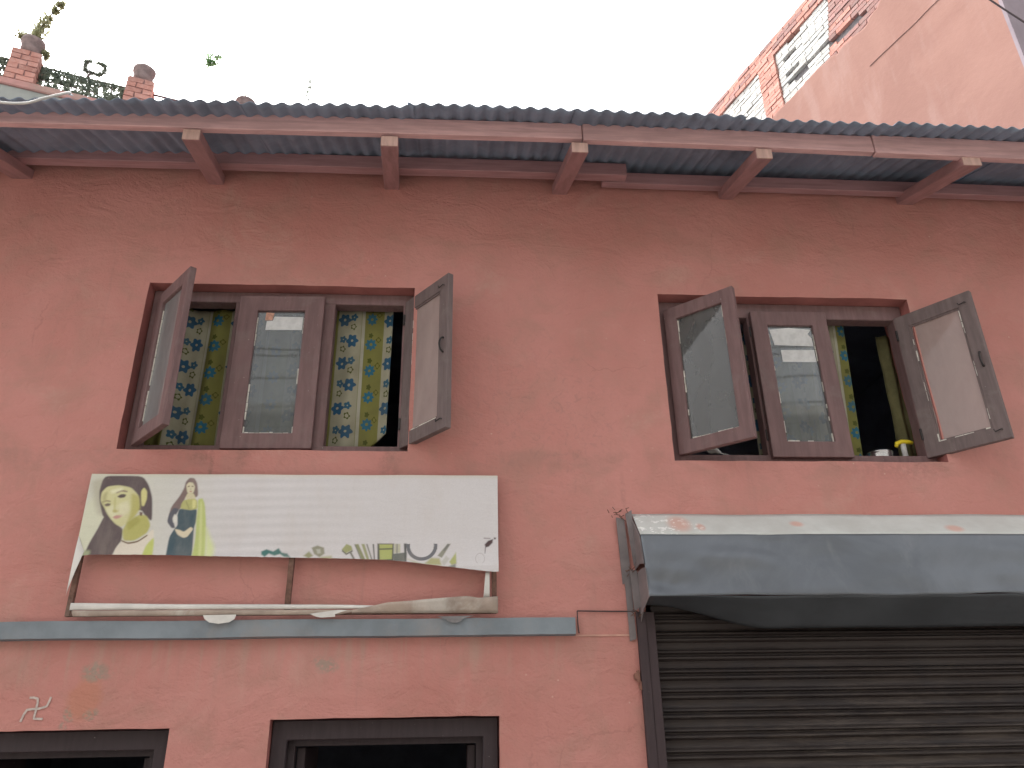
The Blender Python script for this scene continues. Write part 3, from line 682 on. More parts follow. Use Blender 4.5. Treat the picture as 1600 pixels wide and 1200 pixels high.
# torn lower edge, as (x, z)
TEAR = [(-1.668, 2.29), (-1.655, 2.325), (-1.635, 2.352), (-1.60, 2.356), (-1.40, 2.355), (-1.20, 2.350), (-1.0, 2.346), (-.8, 2.342), (-.6, 2.338), (-.45, 2.334), (-.33, 2.330), (-.22, 2.320), (-.12, 2.306), (-.02, 2.294), (.06, 2.284), (.12, 2.276), (.165, 2.272), (.19, 2.272)]
def tear(x):
    for (a, za), (b, zb) in zip(TEAR, TEAR[1:]):
        if a <= x <= b: return za+(zb-za)*(x-a)/(b-a)+.0015*nz(x*40, 2)
    return TEAR[0][1] if x < TEAR[0][0] else TEAR[-1][1]
NFIG = 43
PRINTS = [
  ((0.6, 0.6, 0.46), 0.015, [(-1.677, 2.577), (-1.619, 2.636), (-1.569, 2.526), (-1.586, 2.468), (-1.623, 2.347), (-1.676, 2.278)]),
  ((0.46, 0.44, 0.34), 0.012, [(-1.664, 2.689), (-1.612, 2.712), (-1.572, 2.54), (-1.605, 2.533), (-1.631, 2.592)]),
  ((0.105, 0.078, 0.080), 0.002, [(-1.603, 2.718), (-1.443, 2.719), (-1.407, 2.675), (-1.381, 2.615), (-1.364, 2.504), (-1.395, 2.526), (-1.423, 2.563), (-1.572, 2.504), (-1.611, 2.599), (-1.62, 2.644), (-1.616, 2.697)]),
  ((0.105, 0.078, 0.080), 0.002, [(-1.572, 2.54), (-1.507, 2.489), (-1.482, 2.468), (-1.48, 2.417), (-1.5, 2.375), (-1.524, 2.345), (-1.637, 2.347), (-1.618, 2.403), (-1.593, 2.468)]),
  ((0.33, 0.36, 0.22), 0.006, [(-1.637, 2.347), (-1.632, 2.375), (-1.602, 2.375), (-1.61, 2.347)]),
  ((0.58, 0.555, 0.30), 0.002, [(-1.609, 2.64), (-1.589, 2.667), (-1.541, 2.674), (-1.483, 2.663), (-1.444, 2.626), (-1.431, 2.57), (-1.444, 2.526), (-1.473, 2.493), (-1.491, 2.478), (-1.522, 2.493), (-1.556, 2.529), (-1.585, 2.57), (-1.606, 2.599)]),
  ((0.63, 0.61, 0.40), 0.006, [(-1.576, 2.562), (-1.539, 2.585), (-1.516, 2.54), (-1.532, 2.511), (-1.562, 2.54)]),
  ((0.45, 0.42, 0.14), 0.006, [(-1.478, 2.637), (-1.441, 2.622), (-1.425, 2.563), (-1.443, 2.522), (-1.473, 2.493), (-1.462, 2.548)]),
  ((0.6, 0.56, 0.25), 0.002, [(-1.437, 2.645), (-1.426, 2.663), (-1.409, 2.645), (-1.404, 2.607), (-1.411, 2.574), (-1.422, 2.577)]),
  ((0.44, 0.42, 0.14), 0.003, [(-1.474, 2.497), (-1.422, 2.54), (-1.389, 2.529), (-1.368, 2.489), (-1.376, 2.453), (-1.425, 2.417), (-1.473, 2.417), (-1.484, 2.46)]),
  ((0.37, 0.35, 0.10), 0.005, [(-1.474, 2.497), (-1.431, 2.529), (-1.412, 2.504), (-1.46, 2.46)]),
  ((0.68, 0.62, 0.52), 0.002, [(-1.48, 2.417), (-1.423, 2.407), (-1.375, 2.446), (-1.352, 2.475), (-1.342, 2.417), (-1.386, 2.353), (-1.507, 2.345), (-1.501, 2.382)]),
  ((0.5, 0.54, 0.16), 0.003, [(-1.373, 2.396), (-1.342, 2.439), (-1.33, 2.345), (-1.385, 2.345)]),
  ((0.16, 0.1, 0.05), 0.001, [(-1.481, 2.421), (-1.451, 2.409), (-1.411, 2.417), (-1.375, 2.446), (-1.372, 2.44), (-1.41, 2.41), (-1.45, 2.402), (-1.481, 2.415)]),
  ((0.15, 0.09, 0.07), 0.0015, [(-1.426, 2.549), (-1.411, 2.546), (-1.413, 2.529), (-1.422, 2.533)]),
  ((0.22, 0.15, 0.12), 0.002, [(-1.546, 2.64), (-1.523, 2.652), (-1.497, 2.646), (-1.496, 2.64), (-1.522, 2.644), (-1.542, 2.634)]),
  ((0.24, 0.18, 0.12), 0.002, [(-1.598, 2.596), (-1.581, 2.603), (-1.562, 2.599), (-1.561, 2.594), (-1.579, 2.597), (-1.596, 2.59)]),
  ((0.1, 0.07, 0.07), 0.002, [(-1.538, 2.62), (-1.52, 2.631), (-1.499, 2.628), (-1.502, 2.616), (-1.523, 2.612)]),
  ((0.16, 0.12, 0.1), 0.002, [(-1.587, 2.581), (-1.573, 2.589), (-1.558, 2.586), (-1.561, 2.576), (-1.577, 2.573)]),
  ((0.45, 0.4, 0.16), 0.003, [(-1.544, 2.555), (-1.534, 2.562), (-1.522, 2.554), (-1.517, 2.562), (-1.512, 2.551), (-1.528, 2.544), (-1.54, 2.546)]),
  ((0.5, 0.47, 0.2), 0.004, [(-1.548, 2.614), (-1.541, 2.616), (-1.533, 2.562), (-1.541, 2.559)]),
  ((0.5, 0.27, 0.24), 0.002, [(-1.538, 2.524), (-1.525, 2.532), (-1.512, 2.533), (-1.489, 2.542), (-1.497, 2.527), (-1.512, 2.517), (-1.526, 2.515)]),
  ((0.72, 0.7, 0.48), 0.006, [(-1.572, 2.648), (-1.525, 2.663), (-1.516, 2.652), (-1.562, 2.633)]),
  ((0.2, 0.14, 0.13), 0.002, [(-1.245, 2.691), (-1.23, 2.71), (-1.208, 2.708), (-1.192, 2.683), (-1.179, 2.623), (-1.205, 2.611), (-1.235, 2.626), (-1.245, 2.57), (-1.269, 2.548), (-1.281, 2.489), (-1.297, 2.504), (-1.294, 2.57), (-1.263, 2.622), (-1.248, 2.66)]),
  ((0.62, 0.57, 0.4), 0.0015, [(-1.241, 2.675), (-1.231, 2.689), (-1.212, 2.687), (-1.2, 2.668), (-1.202, 2.641), (-1.216, 2.629), (-1.232, 2.641)]),
  ((0.58, 0.52, 0.34), 0.0015, [(-1.23, 2.638), (-1.203, 2.638), (-1.187, 2.611), (-1.21, 2.6), (-1.237, 2.611)]),
  ((0.44, 0.43, 0.16), 0.002, [(-1.24, 2.607), (-1.183, 2.611), (-1.173, 2.563), (-1.203, 2.555), (-1.25, 2.563), (-1.25, 2.585)]),
  ((0.05, 0.085, 0.105), 0.0015, [(-1.255, 2.566), (-1.204, 2.557), (-1.175, 2.563), (-1.171, 2.504), (-1.177, 2.475), (-1.161, 2.343), (-1.275, 2.346), (-1.279, 2.431), (-1.264, 2.467), (-1.25, 2.489), (-1.26, 2.533)]),
  ((0.1, 0.1, 0.12), 0.0015, [(-1.28, 2.57), (-1.254, 2.563), (-1.267, 2.533), (-1.273, 2.508), (-1.258, 2.475), (-1.275, 2.475), (-1.299, 2.504), (-1.296, 2.541)]),
  ((0.66, 0.64, 0.58), 0.002, [(-1.272, 2.541), (-1.257, 2.526), (-1.257, 2.5), (-1.271, 2.5), (-1.278, 2.519)]),
  ((0.66, 0.58, 0.42), 0.0015, [(-1.261, 2.471), (-1.239, 2.467), (-1.217, 2.457), (-1.192, 2.481), (-1.178, 2.471), (-1.199, 2.435), (-1.216, 2.43), (-1.243, 2.444)]),
  ((0.46, 0.52, 0.17), 0.003, [(-1.179, 2.608), (-1.159, 2.614), (-1.144, 2.585), (-1.125, 2.489), (-1.104, 2.343), (-1.165, 2.343), (-1.164, 2.431), (-1.171, 2.504), (-1.173, 2.563)]),
  ((0.62, 0.66, 0.35), 0.01, [(-1.127, 2.489), (-1.102, 2.438), (-1.074, 2.388), (-1.075, 2.343), (-1.104, 2.343)]),
  ((0.56, 0.6, 0.26), 0.003, [(-1.168, 2.6), (-1.156, 2.593), (-1.12, 2.346), (-1.134, 2.346)]),
  ((0.22, 0.17, 0.12), 0.001, [(-1.2335, 2.6709), (-1.2252, 2.6725), (-1.2237, 2.6671), (-1.232, 2.6656)]),
  ((0.22, 0.17, 0.12), 0.001, [(-1.2166, 2.6725), (-1.2078, 2.671), (-1.2077, 2.6657), (-1.2158, 2.6672)]),
  ((0.48, 0.26, 0.2), 0.001, [(-1.2229, 2.6474), (-1.2107, 2.6475), (-1.2121, 2.6422), (-1.2199, 2.6422)]),
  ((0.48, 0.44, 0.3), 0.001, [(-1.2207, 2.6618), (-1.2172, 2.6618), (-1.2157, 2.652), (-1.22, 2.652)]),
  ((0.12, 0.1, 0.08), 0.001, [(-1.5323, 2.6262), (-1.5087, 2.6315), (-1.4986, 2.6263), (-1.5074, 2.6248)]),
  ((0.42, 0.39, 0.2), 0.006, [(-1.6023, 2.6253), (-1.5849, 2.6441), (-1.5813, 2.6067), (-1.5917, 2.577)]),
  ((0.66, 0.63, 0.42), 0.008, [(-1.5246, 2.5845), (-1.4853, 2.5995), (-1.4703, 2.5551), (-1.4929, 2.5257), (-1.5164, 2.5403)]),
  ((0.3, 0.29, 0.12), 0.002, [(-1.2278, 2.6), (-1.2081, 2.5628), (-1.2127, 2.5606), (-1.2326, 2.5985)]),
  ((0.62, 0.6, 0.25), 0.002, [(-1.2041, 2.6076), (-1.1858, 2.6039), (-1.1844, 2.5703), (-1.1975, 2.5628)]),
  ((0.08, 0.22, 0.2), 0.002, [(-0.867, 2.368), (-0.845, 2.378), (-0.815, 2.368), (-0.793, 2.383), (-0.777, 2.363), (-0.753, 2.359), (-0.737, 2.341), (-0.765, 2.344), (-0.785, 2.357), (-0.808, 2.349), (-0.833, 2.359), (-0.85, 2.344), (-0.865, 2.354)]),
  ((0.36, 0.36, 0.2), 0.003, [(-0.68, 2.349), (-0.658, 2.368), (-0.638, 2.349), (-0.656, 2.337)]),
  ((0.34, 0.33, 0.24), 0.002, [(-0.648, 2.385), (-0.623, 2.395), (-0.593, 2.385), (-0.588, 2.358), (-0.609, 2.341), (-0.634, 2.356)]),
  ((0.55, 0.55, 0.47), 0.002, [(-0.628, 2.378), (-0.609, 2.379), (-0.605, 2.36), (-0.619, 2.358)]),
  ((0.58, 0.56, 0.35), 0.004, [(-0.604, 2.344), (-0.557, 2.348), (-0.551, 2.334), (-0.603, 2.332)]),
  ((0.42, 0.43, 0.2), 0.0015, [(-0.513, 2.377), (-0.494, 2.401), (-0.472, 2.392), (-0.465, 2.375), (-0.495, 2.358)]),
  ((0.15, 0.14, 0.1), 0.001, [(-0.511, 2.375), (-0.492, 2.358), (-0.467, 2.373), (-0.463, 2.368), (-0.492, 2.351), (-0.512, 2.368)]),
  ((0.25, 0.24, 0.2), 0.001, [(-0.479, 2.363), (-0.472, 2.368), (-0.448, 2.327), (-0.455, 2.324)]),
  ((0.33, 0.34, 0.18), 0.001, [(-0.457, 2.399), (-0.441, 2.401), (-0.402, 2.323), (-0.416, 2.322)]),
  ((0.4, 0.41, 0.22), 0.001, [(-0.428, 2.401), (-0.414, 2.401), (-0.385, 2.322), (-0.397, 2.322)]),
  ((0.2, 0.2, 0.15), 0.001, [(-0.459, 2.399), (-0.455, 2.399), (-0.417, 2.323), (-0.423, 2.323)]),
  ((0.22, 0.22, 0.18), 0.001, [(-0.407, 2.401), (-0.401, 2.401), (-0.371, 2.322), (-0.377, 2.322)]),
  ((0.1, 0.1, 0.09), 0.001, [(-0.378, 2.401), (-0.372, 2.401), (-0.362, 2.322), (-0.367, 2.322)]),
  ((0.12, 0.12, 0.1), 0.001, [(-0.357, 2.404), (-0.283, 2.404), (-0.281, 2.323), (-0.352, 2.321)]),
  ((0.5, 0.54, 0.18), 0.001, [(-0.348, 2.4), (-0.289, 2.4), (-0.289, 2.383), (-0.346, 2.381)]),
  ((0.5, 0.54, 0.18), 0.001, [(-0.346, 2.375), (-0.289, 2.377), (-0.289, 2.332), (-0.342, 2.33)]),
  ((0.18, 0.19, 0.17), 0.001, [(-0.285, 2.357), (-0.223, 2.363), (-0.223, 2.321), (-0.281, 2.323)]),
  ((0.6, 0.58, 0.42), 0.001, [(-0.281, 2.402), (-0.271, 2.402), (-0.27, 2.362), (-0.279, 2.357)]),
  ((0.6, 0.58, 0.42), 0.001, [(-0.266, 2.402), (-0.254, 2.402), (-0.252, 2.362), (-0.264, 2.361)]),
  ((0.25, 0.24, 0.2), 0.001, [(-0.271, 2.402), (-0.266, 2.402), (-0.264, 2.359), (-0.27, 2.359)]),
  ((0.12, 0.12, 0.12), 0.001, [(-0.238, 2.404), (-0.226, 2.404), (-0.223, 2.322), (-0.231, 2.322)]),
  ((0.34, 0.33, 0.26), 0.001, [(-0.085, 2.347), (-0.042, 2.4), (-0.026, 2.402), (-0.065, 2.337)]),
  ((0.22, 0.22, 0.2), 0.001, [(-0.06, 2.371), (-0.039, 2.402), (-0.031, 2.398), (-0.054, 2.367)]),
  ((0.52, 0.5, 0.26), 0.004, [(-0.142, 2.309), (-0.114, 2.337), (-0.075, 2.335), (-0.065, 2.303), (-0.103, 2.303)]),
  ((0.5, 0.52, 0.2), 0.002, [(-0.031, 2.318), (-0.002, 2.362), (0.001, 2.31), (-0.021, 2.303)]),
  ((0.3, 0.3, 0.28), 0.002, [(-0.04, 2.295), (-0.002, 2.31), (-0.002, 2.284), (-0.026, 2.289)]),
  ((0.6, 0.6, 0.42), 0.004, [(-0.22, 2.333), (-0.181, 2.32), (-0.142, 2.307), (-0.181, 2.311)]),
  ((0.62, 0.6, 0.55), 0.002, [(-0.067, 2.318), (-0.046, 2.347), (-0.031, 2.332), (-0.055, 2.297)]),
  ((0.1, 0.06, 0.06), 0.0012, [(0.128, 2.398), (0.144, 2.415), (0.167, 2.423), (0.164, 2.406), (0.147, 2.388), (0.132, 2.384)]),
  ((0.14, 0.1, 0.1), 0.001, [(0.125, 2.429), (0.154, 2.427), (0.154, 2.425), (0.125, 2.426)]),
  ((0.08, 0.05, 0.05), 0.001, [(0.171, 2.431), (0.18, 2.429), (0.178, 2.421), (0.171, 2.422)]),
  ((0.16, 0.12, 0.12), 0.0008, [(0.13, 2.384), (0.134, 2.384), (0.13, 2.356), (0.128, 2.358)]),
]
RING = ((-0.156, 2.394), 0.062)
LOOP = (0.107, 2.332)
def paint_banner(X, Z):
    base = np.array([.60, .575, .575]); H, W_ = X.shape
    img = np.ones((H, W_, 3))*base
    u = (X-SX0)/(SX1-SX0)
    img *= (1-.05*np.sin(Z*150+1.2*np.sin(X*3))*np.clip(1-np.abs(u-.42)*3.2, 0, 1))[..., None]   # ghost of washed-out text lines
    def blend(m, c):
        nonlocal img
        img = img*(1-m[..., None])+np.array(c)*m[..., None]
    edge = np.clip((Z-(SZ1-.022))/.022, 0, 1); blend(edge*.45, (.55, .50, .36))
    blend(np.clip((-1.02-X)/.5, 0, 1)*.55, (.56, .57, .42))
    def sdf(P):
        d = np.full(X.shape, 1e9); ins = np.zeros(X.shape, bool); n = len(P)
        x0, x1 = min(p[0] for p in P)-.05, max(p[0] for p in P)+.05
        cols = (X[0] > x0) & (X[0] < x1); c0, c1 = np.argmax(cols), len(cols)-np.argmax(cols[::-1])
        xx = X[:, c0:c1]; zz = Z[:, c0:c1]; dd = np.full(xx.shape, 1e9); ii_ = np.zeros(xx.shape, bool)
        for i in range(n):
            ax, az = P[i]; bx, bz = P[(i+1) % n]; ex, ez = bx-ax, bz-az; L = ex*ex+ez*ez+1e-12
            t = np.clip(((xx-ax)*ex+(zz-az)*ez)/L, 0, 1); dd = np.minimum(dd, np.hypot(xx-ax-t*ex, zz-az-t*ez))
            if az != bz: ii_ ^= ((az > zz) != (bz > zz)) & (xx < ex*(zz-az)/(bz-az)+ax)
        return slice(c0, c1), np.where(ii_, dd, -dd)
    def soft(P, n):
        P = [(a, b-.035 if b < 2.372 else b) for a, b in P]
        for f_ in (.84, .78)[:n]:
            Q = []
            for i in range(len(P)):
                (ax, az), (bx, bz) = P[i], P[(i+1) % len(P)]
                Q += [(ax*f_+bx*(1-f_), az*f_+bz*(1-f_)), (ax*(1-f_)+bx*f_, az*(1-f_)+bz*f_)]
            P = Q
        return P
    for q_, (c, b, P) in enumerate(PRINTS):
        if q_ < NFIG: P = soft(P, 2)
        else: c = tuple(v*.78 for v in c)
        sl, d = sdf(P); m = np.zeros(X.shape); m[:, sl] = np.clip(.5+d/(2.6*b+.004), 0, 1); m = m*m*(3-2*m)
        blend(m, c)
    (cx, cz), R = RING; r_ = np.hypot(X-cx, Z-cz)
    m = np.clip((.009-np.abs(r_-R))/.002, 0, 1)*(Z < cz+.008); blend(m, (.15, .15, .16))
    (cx, cz) = LOOP; r_ = np.hypot((X-cx)*1.0, (Z-cz)*.8); blend(np.clip((.0022-np.abs(r_-.020))/.0015, 0, 1)*.45*(Z > cz-.02), (.3, .25, .25))
    # hair strands and grain
    rs = np.random.RandomState(4); img *= (1+.025*rs.randn(H, W_, 1))
    return np.clip(img*(1-.0*u[..., None]), 0, 1)
NUX, NVZ = 560, 190
xs_ = np.linspace(SX0-.003, SX1+.002, NUX+1); tz = np.array([tear(x) for x in xs_])
vv = np.linspace(0, 1, NVZ+1)
XX = np.repeat(xs_[None, :], NVZ+1, 0); ZZ = tz[None, :]+(SZ1-tz[None, :])*vv[:, None]
YY = np.full_like(XX, SY)
below = np.clip((2.44-ZZ)/.14, 0, 1)
YY += -.012*below**2*(1+.6*np.sin(XX*5.1+1)) + .0022*np.sin(XX*7.3+ZZ*9)+.0015*np.sin(XX*17-ZZ*13)-.002
YY = np.minimum(YY, SY+.002)
RGB = paint_banner(XX, ZZ)
nv_ = (NUX+1)*(NVZ+1)
me = bpy.data.meshes.new('banner_sheet')
co = np.stack([XX-(-.74), YY-(-.03), ZZ-2.10], -1).reshape(-1, 3)
ii = np.arange(NUX)[None, :]+(np.arange(NVZ)*(NUX+1))[:, None]
q = np.stack([ii, ii+1, ii+NUX+2, ii+NUX+1], -1).reshape(-1, 4)
me.from_pydata(co.tolist(), [], q.tolist())
ca = me.color_attributes.new('print', 'FLOAT_COLOR', 'POINT')
ca.data.foreach_set('color', np.concatenate([RGB.reshape(-1, 3), np.ones((nv_, 1))], 1).astype(np.float32).ravel())
k = N('faded banner print'); at = k.n('ShaderNodeAttribute', attribute_name='print'); P = k.geo()
c = k.mix(k.M('MULTIPLY', k.ramp(k.noise(k.map(P, scale=(3, 3, 1)), 3, 6, .65), .42, .75), .18), at.outputs['Color'], (.50, .43, .36))
c = k.mix(k.M('MULTIPLY', k.ramp(k.noise(P, 9, 5, .7), .62, .72), .12), c, (.55, .36, .28))
me.materials.append(k.fin(c, .5, 0, k.bump(k.noise(k.map(P, scale=(2, 2, 7)), 3, 3, .5), .25, .01), .3))
for p in me.polygons: p.use_smooth = True
bo = bpy.data.objects.new('banner_sheet', me); COL.objects.link(bo); bo.parent = SG; bo['_w'] = (-.74, -.03, 2.10)
# hanging tongue on the left, and remnants below
def ribbon(pts_top, pts_bot, mat, name, parent, n=30, amp=.003, y0=SY-.004, th=.0012):
    def li(P, u):
        u = u*(len(P)-1); i = min(int(u), len(P)-2); t = u-i; return [P[i][j]*(1-t)+P[i+1][j]*t for j in range(len(P[0]))]
    def f(u, v):
        a = li(pts_top, u); b = li(pts_bot, u); p = [b[j]*(1-v)+a[j]*v for j in range(len(a))]
        y = y0 if len(p) < 3 else p[2]
        return (p[0], y+amp*nz(p[0]*9, v*2, p[1]*9)-.004*math.sin(PI*v), p[1])
    return MB().grid(n, 4, f).build(name, mat, parent, smooth=True, solid=th)
ribbon([(-1.667, 2.44), (-1.63, 2.37), (-1.648, 2.33)], [(-1.668, 2.18), (-1.667, 2.20), (-1.664, 2.27)], FLEXB, 'torn_strip', SG)
ribbon([(-1.64, 2.150), (-1.2, 2.142), (-.73, 2.138), (-.45, 2.134), (-.2, 2.126)], [(-1.64, 2.120), (-1.2, 2.120), (-.73, 2.118), (-.45, 2.118), (-.2, 2.118)], FLEXB, 'torn_strip', SG, 60)
ribbon([(-.45, 2.112, SY-.01), (-.30, 2.140, SY-.022), (-.10, 2.155, SY-.026), (.05, 2.165, SY-.03), (.10, 2.158, SY-.024), (.186, 2.166, SY-.012)],
       [(-.45, 2.098, SY-.006), (-.30, 2.098, SY-.006), (-.10, 2.097, SY-.006), (.05, 2.096, SY-.006), (.10, 2.096, SY-.006), (.186, 2.094, SY-.006)], FLEXD, 'torn_strip', SG, 60, .006)
ribbon([(.132, 2.275), (.150, 2.275)], [(.122, 2.160), (.150, 2.155)], FLEXB, 'torn_strip', SG, 6)
ribbon([(-1.63, 2.118), (-1.0, 2.117), (-.4, 2.112)], [(-1.62, 2.093), (-1.0, 2.093), (-.5, 2.094)], FLEXD, 'torn_strip', SG, 60, .003, SY-.0055)
# loose scraps lying over the ledge
def scrap(pts, y, mat, lab):
    m = MB(); n = len(pts); m.add([(x, y+.003*nz(x*30, z*30), z) for x, z in pts], [tuple(range(n))])
    c = (pts[0][0], y, pts[0][1]); o = m.build('paper_scrap', mat, None, org=c, solid=.0012); tag(o, lab, 'scrap', 'scraps fallen on the ledge')
scrap([(-1.08, 2.094), (-.94, 2.096), (-.945, 2.078), (-.965, 2.064), (-1.01, 2.058), (-1.05, 2.064), (-1.07, 2.078)], -.068, FLEXB, 'rounded white scrap of flex drooping over the ledge, leftmost of the scraps')
scrap([(-.63, 2.096), (-.51, 2.112), (-.47, 2.110), (-.52, 2.094), (-.52, 2.083), (-.58, 2.080), (-.60, 2.084)], -.070, FLEXB, 'pointed white scrap of flex at the middle of the banner foot')
scrap([(-.08, 2.083), (.08, 2.085), (.035, 2.074), (.02, 2.060), (.0, 2.055), (-.03, 2.060), (-.045, 2.072)], -.056, simple('dirty grey scrap', (.20, .19, .19), .9), 'dirty grey scrap peeling on the ledge under the banner right half')

# ------------------------------------------------------------------ curtains
def curtain(x0, x1, z0, z1, y, folds, u_off, lab, stretch=1.25, lift=None, seed=0, amp=.018, name='curtain', slant=0):
    nu, nvv = 110, 40; m = MB(); uvs = []
    def f(u, v):
        t = u; zb = z0
        if lift: zb = z0+lift(u)
        z = zb+(z1-zb)*v; x = x0+(x1-x0)*t+slant*(1-v)
        a = amp*(1-.35*v)
        yy = y+a*math.sin(2*PI*folds*t+seed+.5*(1-v))+a*.4*math.sin(2*PI*folds*2.3*t+seed*2+1.2*(1-v))+.003*nz(t*6, v*9, seed)
        x += .006*math.sin(2*PI*folds*t*1.0+1.3+seed)*(1-v)
        uvs.append(((u*(x1-x0)*stretch+u_off), (z-z0)))
        return (x, yy, z)
    m.grid(nu, nvv, f)
    o = m.build(name, CURT, None, smooth=True, org=(x0, y, z0), solid=.0015)
    uvl = o.data.uv_layers.new(name='UVMap')
    for lp in o.data.loops: uvl.data[lp.index].uv = uvs[lp.vertex_index]
    return tag(o, lab, 'curtain', 'printed curtains')
curtain(-1.60, -1.165, 2.88, 3.745, .215, 2.3, .17, 'olive and cream curtain with blue flowers, left bay of the left window', 1.2, seed=.4)
curtain(-1.13, -.72, 2.87, 3.74, .22, 2, .05, 'flowered curtain seen dimly behind the closed centre sash of the left window', 1.2, seed=2)
curtain(-.70, -.362, 2.905, 3.755, .20, 1.4, .255, 'olive and cream flowered curtain, right bay of the left window, lower corner tucked up', 1.22,
        lift=lambda u: .0+max(0, (u-.55))*.27, seed=1.1, amp=.012)
curtain(1.60, 1.93, 2.84, 3.66, .22, 2, .02, 'flowered curtain behind the closed centre sash of the right window', 1.2, seed=3)
curtain(1.93, 2.205, 2.886, 3.74, .21, 1.3, .24, 'narrow cream flowered curtain edge in the right bay of the right window', 1.1, seed=5, amp=.012, slant=-.055)
def plaincurtain():
    m = MB().grid(20, 30, lambda u, v: (2.375+.10*u+.02*v, .235+.012*math.sin(u*9)+.01*nz(v*4, u*3), 2.886+.78*v))
    o = m.build('curtain', simple('olive lining cloth', (.12, .11, .05), .9, .25, 9), None, smooth=True, org=(2.375, .235, 2.886), solid=.0015)
    tag(o, 'plain olive curtain strip hanging at the right jamb of the right window', 'curtain', 'printed curtains')
plaincurtain()
# things on the right window sill
MB().box(W2[0]+.01, W2[1]-.01, .151, TH, 2.83, 2.884).build('window_board', WOOD, HOUSE)
MB().box(W1[0]+.01, W1[1]-.01, .151, TH, 2.87, 2.905).build('window_board', WOOD, HOUSE)
t = thing('cooking_pot', (2.245, .205, 2.886), 'small round steel pot on the sill of the right window', 'pot')
MB().lathe([(.0, 0), (.052, 0), (.064, .012), (.066, .03), (.066, .05), (.070, .053), (.068, .056), (.0625, .052), (.062, .02), (0, .012)], (2.245, .205, 2.886), 28).build('body', STEEL, t, smooth=True)
MB().lathe([(.066, .057), (.055, .066), (.03, .073), (0, .075)], (2.245, .205, 2.886), 28).build('lid', STEEL, t, smooth=True)
t = thing('brush', (2.375, .18, 2.886), 'small upright brush with a yellow plastic head beside the steel pot', 'brush')
MB().tube([(2.372, .18, 2.886), (2.374, .18, 2.93), (2.372, .18, 2.985)], [.017, .014, .015], 12).build('stem', RAG, t, smooth=True)
MB().tube([(2.330, .175, 2.968), (2.338, .175, 2.988), (2.365, .175, 2.998), (2.40, .175, 2.998), (2.425, .175, 2.992)], [.009, .012, .012, .012, .010], 10).build('head', YEL, t, smooth=True)
m = MB().grid(16, 8, lambda u, v: (1.285+.12*u+.01*v, .165+.02*math.sin(u*7+v*3)+.01*v, 2.945-.05*u+.035*v*math.sin(2.0*u+.7)+.008*nz(u*5, v*5)))
tag(m.build('rag', RAG, None, smooth=True, org=(1.30, .14, 2.87), solid=.003), 'crumpled pale rag under the open left sash of the right window', 'rag')

# ------------------------------------------------------------------ chalk mark and painted marks
def chalk():
    z = 1.728; x = -1.712
    # hand drawn auspicious door mark (strokes)
    st = [[(-.040, .050), (-.022, .050), (-.006, .046), (-.003, .030), (-.004, 0), (-.006, -.030), (.030, -.032)],
          [(.046, .052), (.042, .034), (.036, .016), (.010, .008), (-.020, .006), (-.040, .004), (-.050, -.016), (-.056, -.042)]]
    m = MB(); r_ = random.Random(2)
    for s_ in st:
        P = [Vector((x+a, 0, z+b)) for a, b in s_]
        pts = []
        for a, b in zip(P, P[1:]):
            for k in range(5): pts.append(a.lerp(b, k/5))
        pts.append(P[-1]); L = []; R_ = []
        for i, p in enumerate(pts):
            d = (pts[min(i+1, len(pts)-1)]-pts[max(0, i-1)]).normalized(); n = Vector((-d.z, 0, d.x)); w_ = .0042+.0012*nz(i*.8, 3)
            yy = .006*nz(p.x*1.7, p.z*1.7, 9)+.002*nz(p.x*7, p.z*7, 3)-.0028
            for s2 in (1, -1): q = p+n*w_*s2; (L if s2 > 0 else R_).append((q.x, yy, q.z))
        n = len(pts); m.add(L+R_, [(i, i+1, n+i+1, n+i) for i in range(n-1)])
    return m
tag(chalk().build('chalk_mark', CHALK, None, org=(-1.712, 0, 1.728), solid=.0012), 'small white chalk swastika drawn on the wall above the left door', 'wall mark')

# ------------------------------------------------------------------ cables
def cable(pts, r, mat, lab, sub=8, name='cable'):
    P = [Vector(p) for p in pts]; out = []
    for i in range(len(P)-1):
        p0 = P[max(0, i-1)]; p1 = P[i]; p2 = P[i+1]; p3 = P[min(len(P)-1, i+2)]
        for k in range(sub):
            t = k/sub; out.append(.5*((2*p1)+(p2-p0)*t+(2*p0-5*p1+4*p2-p3)*t*t+(3*p1-p0-3*p2+p3)*t**3))
    out.append(P[-1]); o = MB().tube(out, r, 8).build(name, mat, None, smooth=True, org=pts[0]); return tag(o, lab, 'cable')
cable([(-2.9, -.86, 4.30), (-2.18, -.86, 4.188), (-2.013, -.86, 4.160), (-1.906, -.86, 4.161), (-1.832, -.86, 4.194), (-1.765, -.82, 4.268), (-1.87, -.65, 4.427), (-1.97, -.48, 4.586), (-3.824, 2.50, 7.42)], .006, CABLEW, 'pale grey cable looping over the corrugated roof edge at the left', 8)
cable([(.545, -.012, 2.108), (.66, -.010, 2.106), (.80, -.012, 2.104), (.812, -.03, 2.10)], .003, CABLEB, 'thin dark wire running from the ledge end to the shutter hood', 4)
cable([(.545, -.012, 2.108), (.546, -.012, 2.05), (.549, -.012, 2.012)], .0025, CABLEB, 'short thin wire dropping beside the ledge right end', 3)

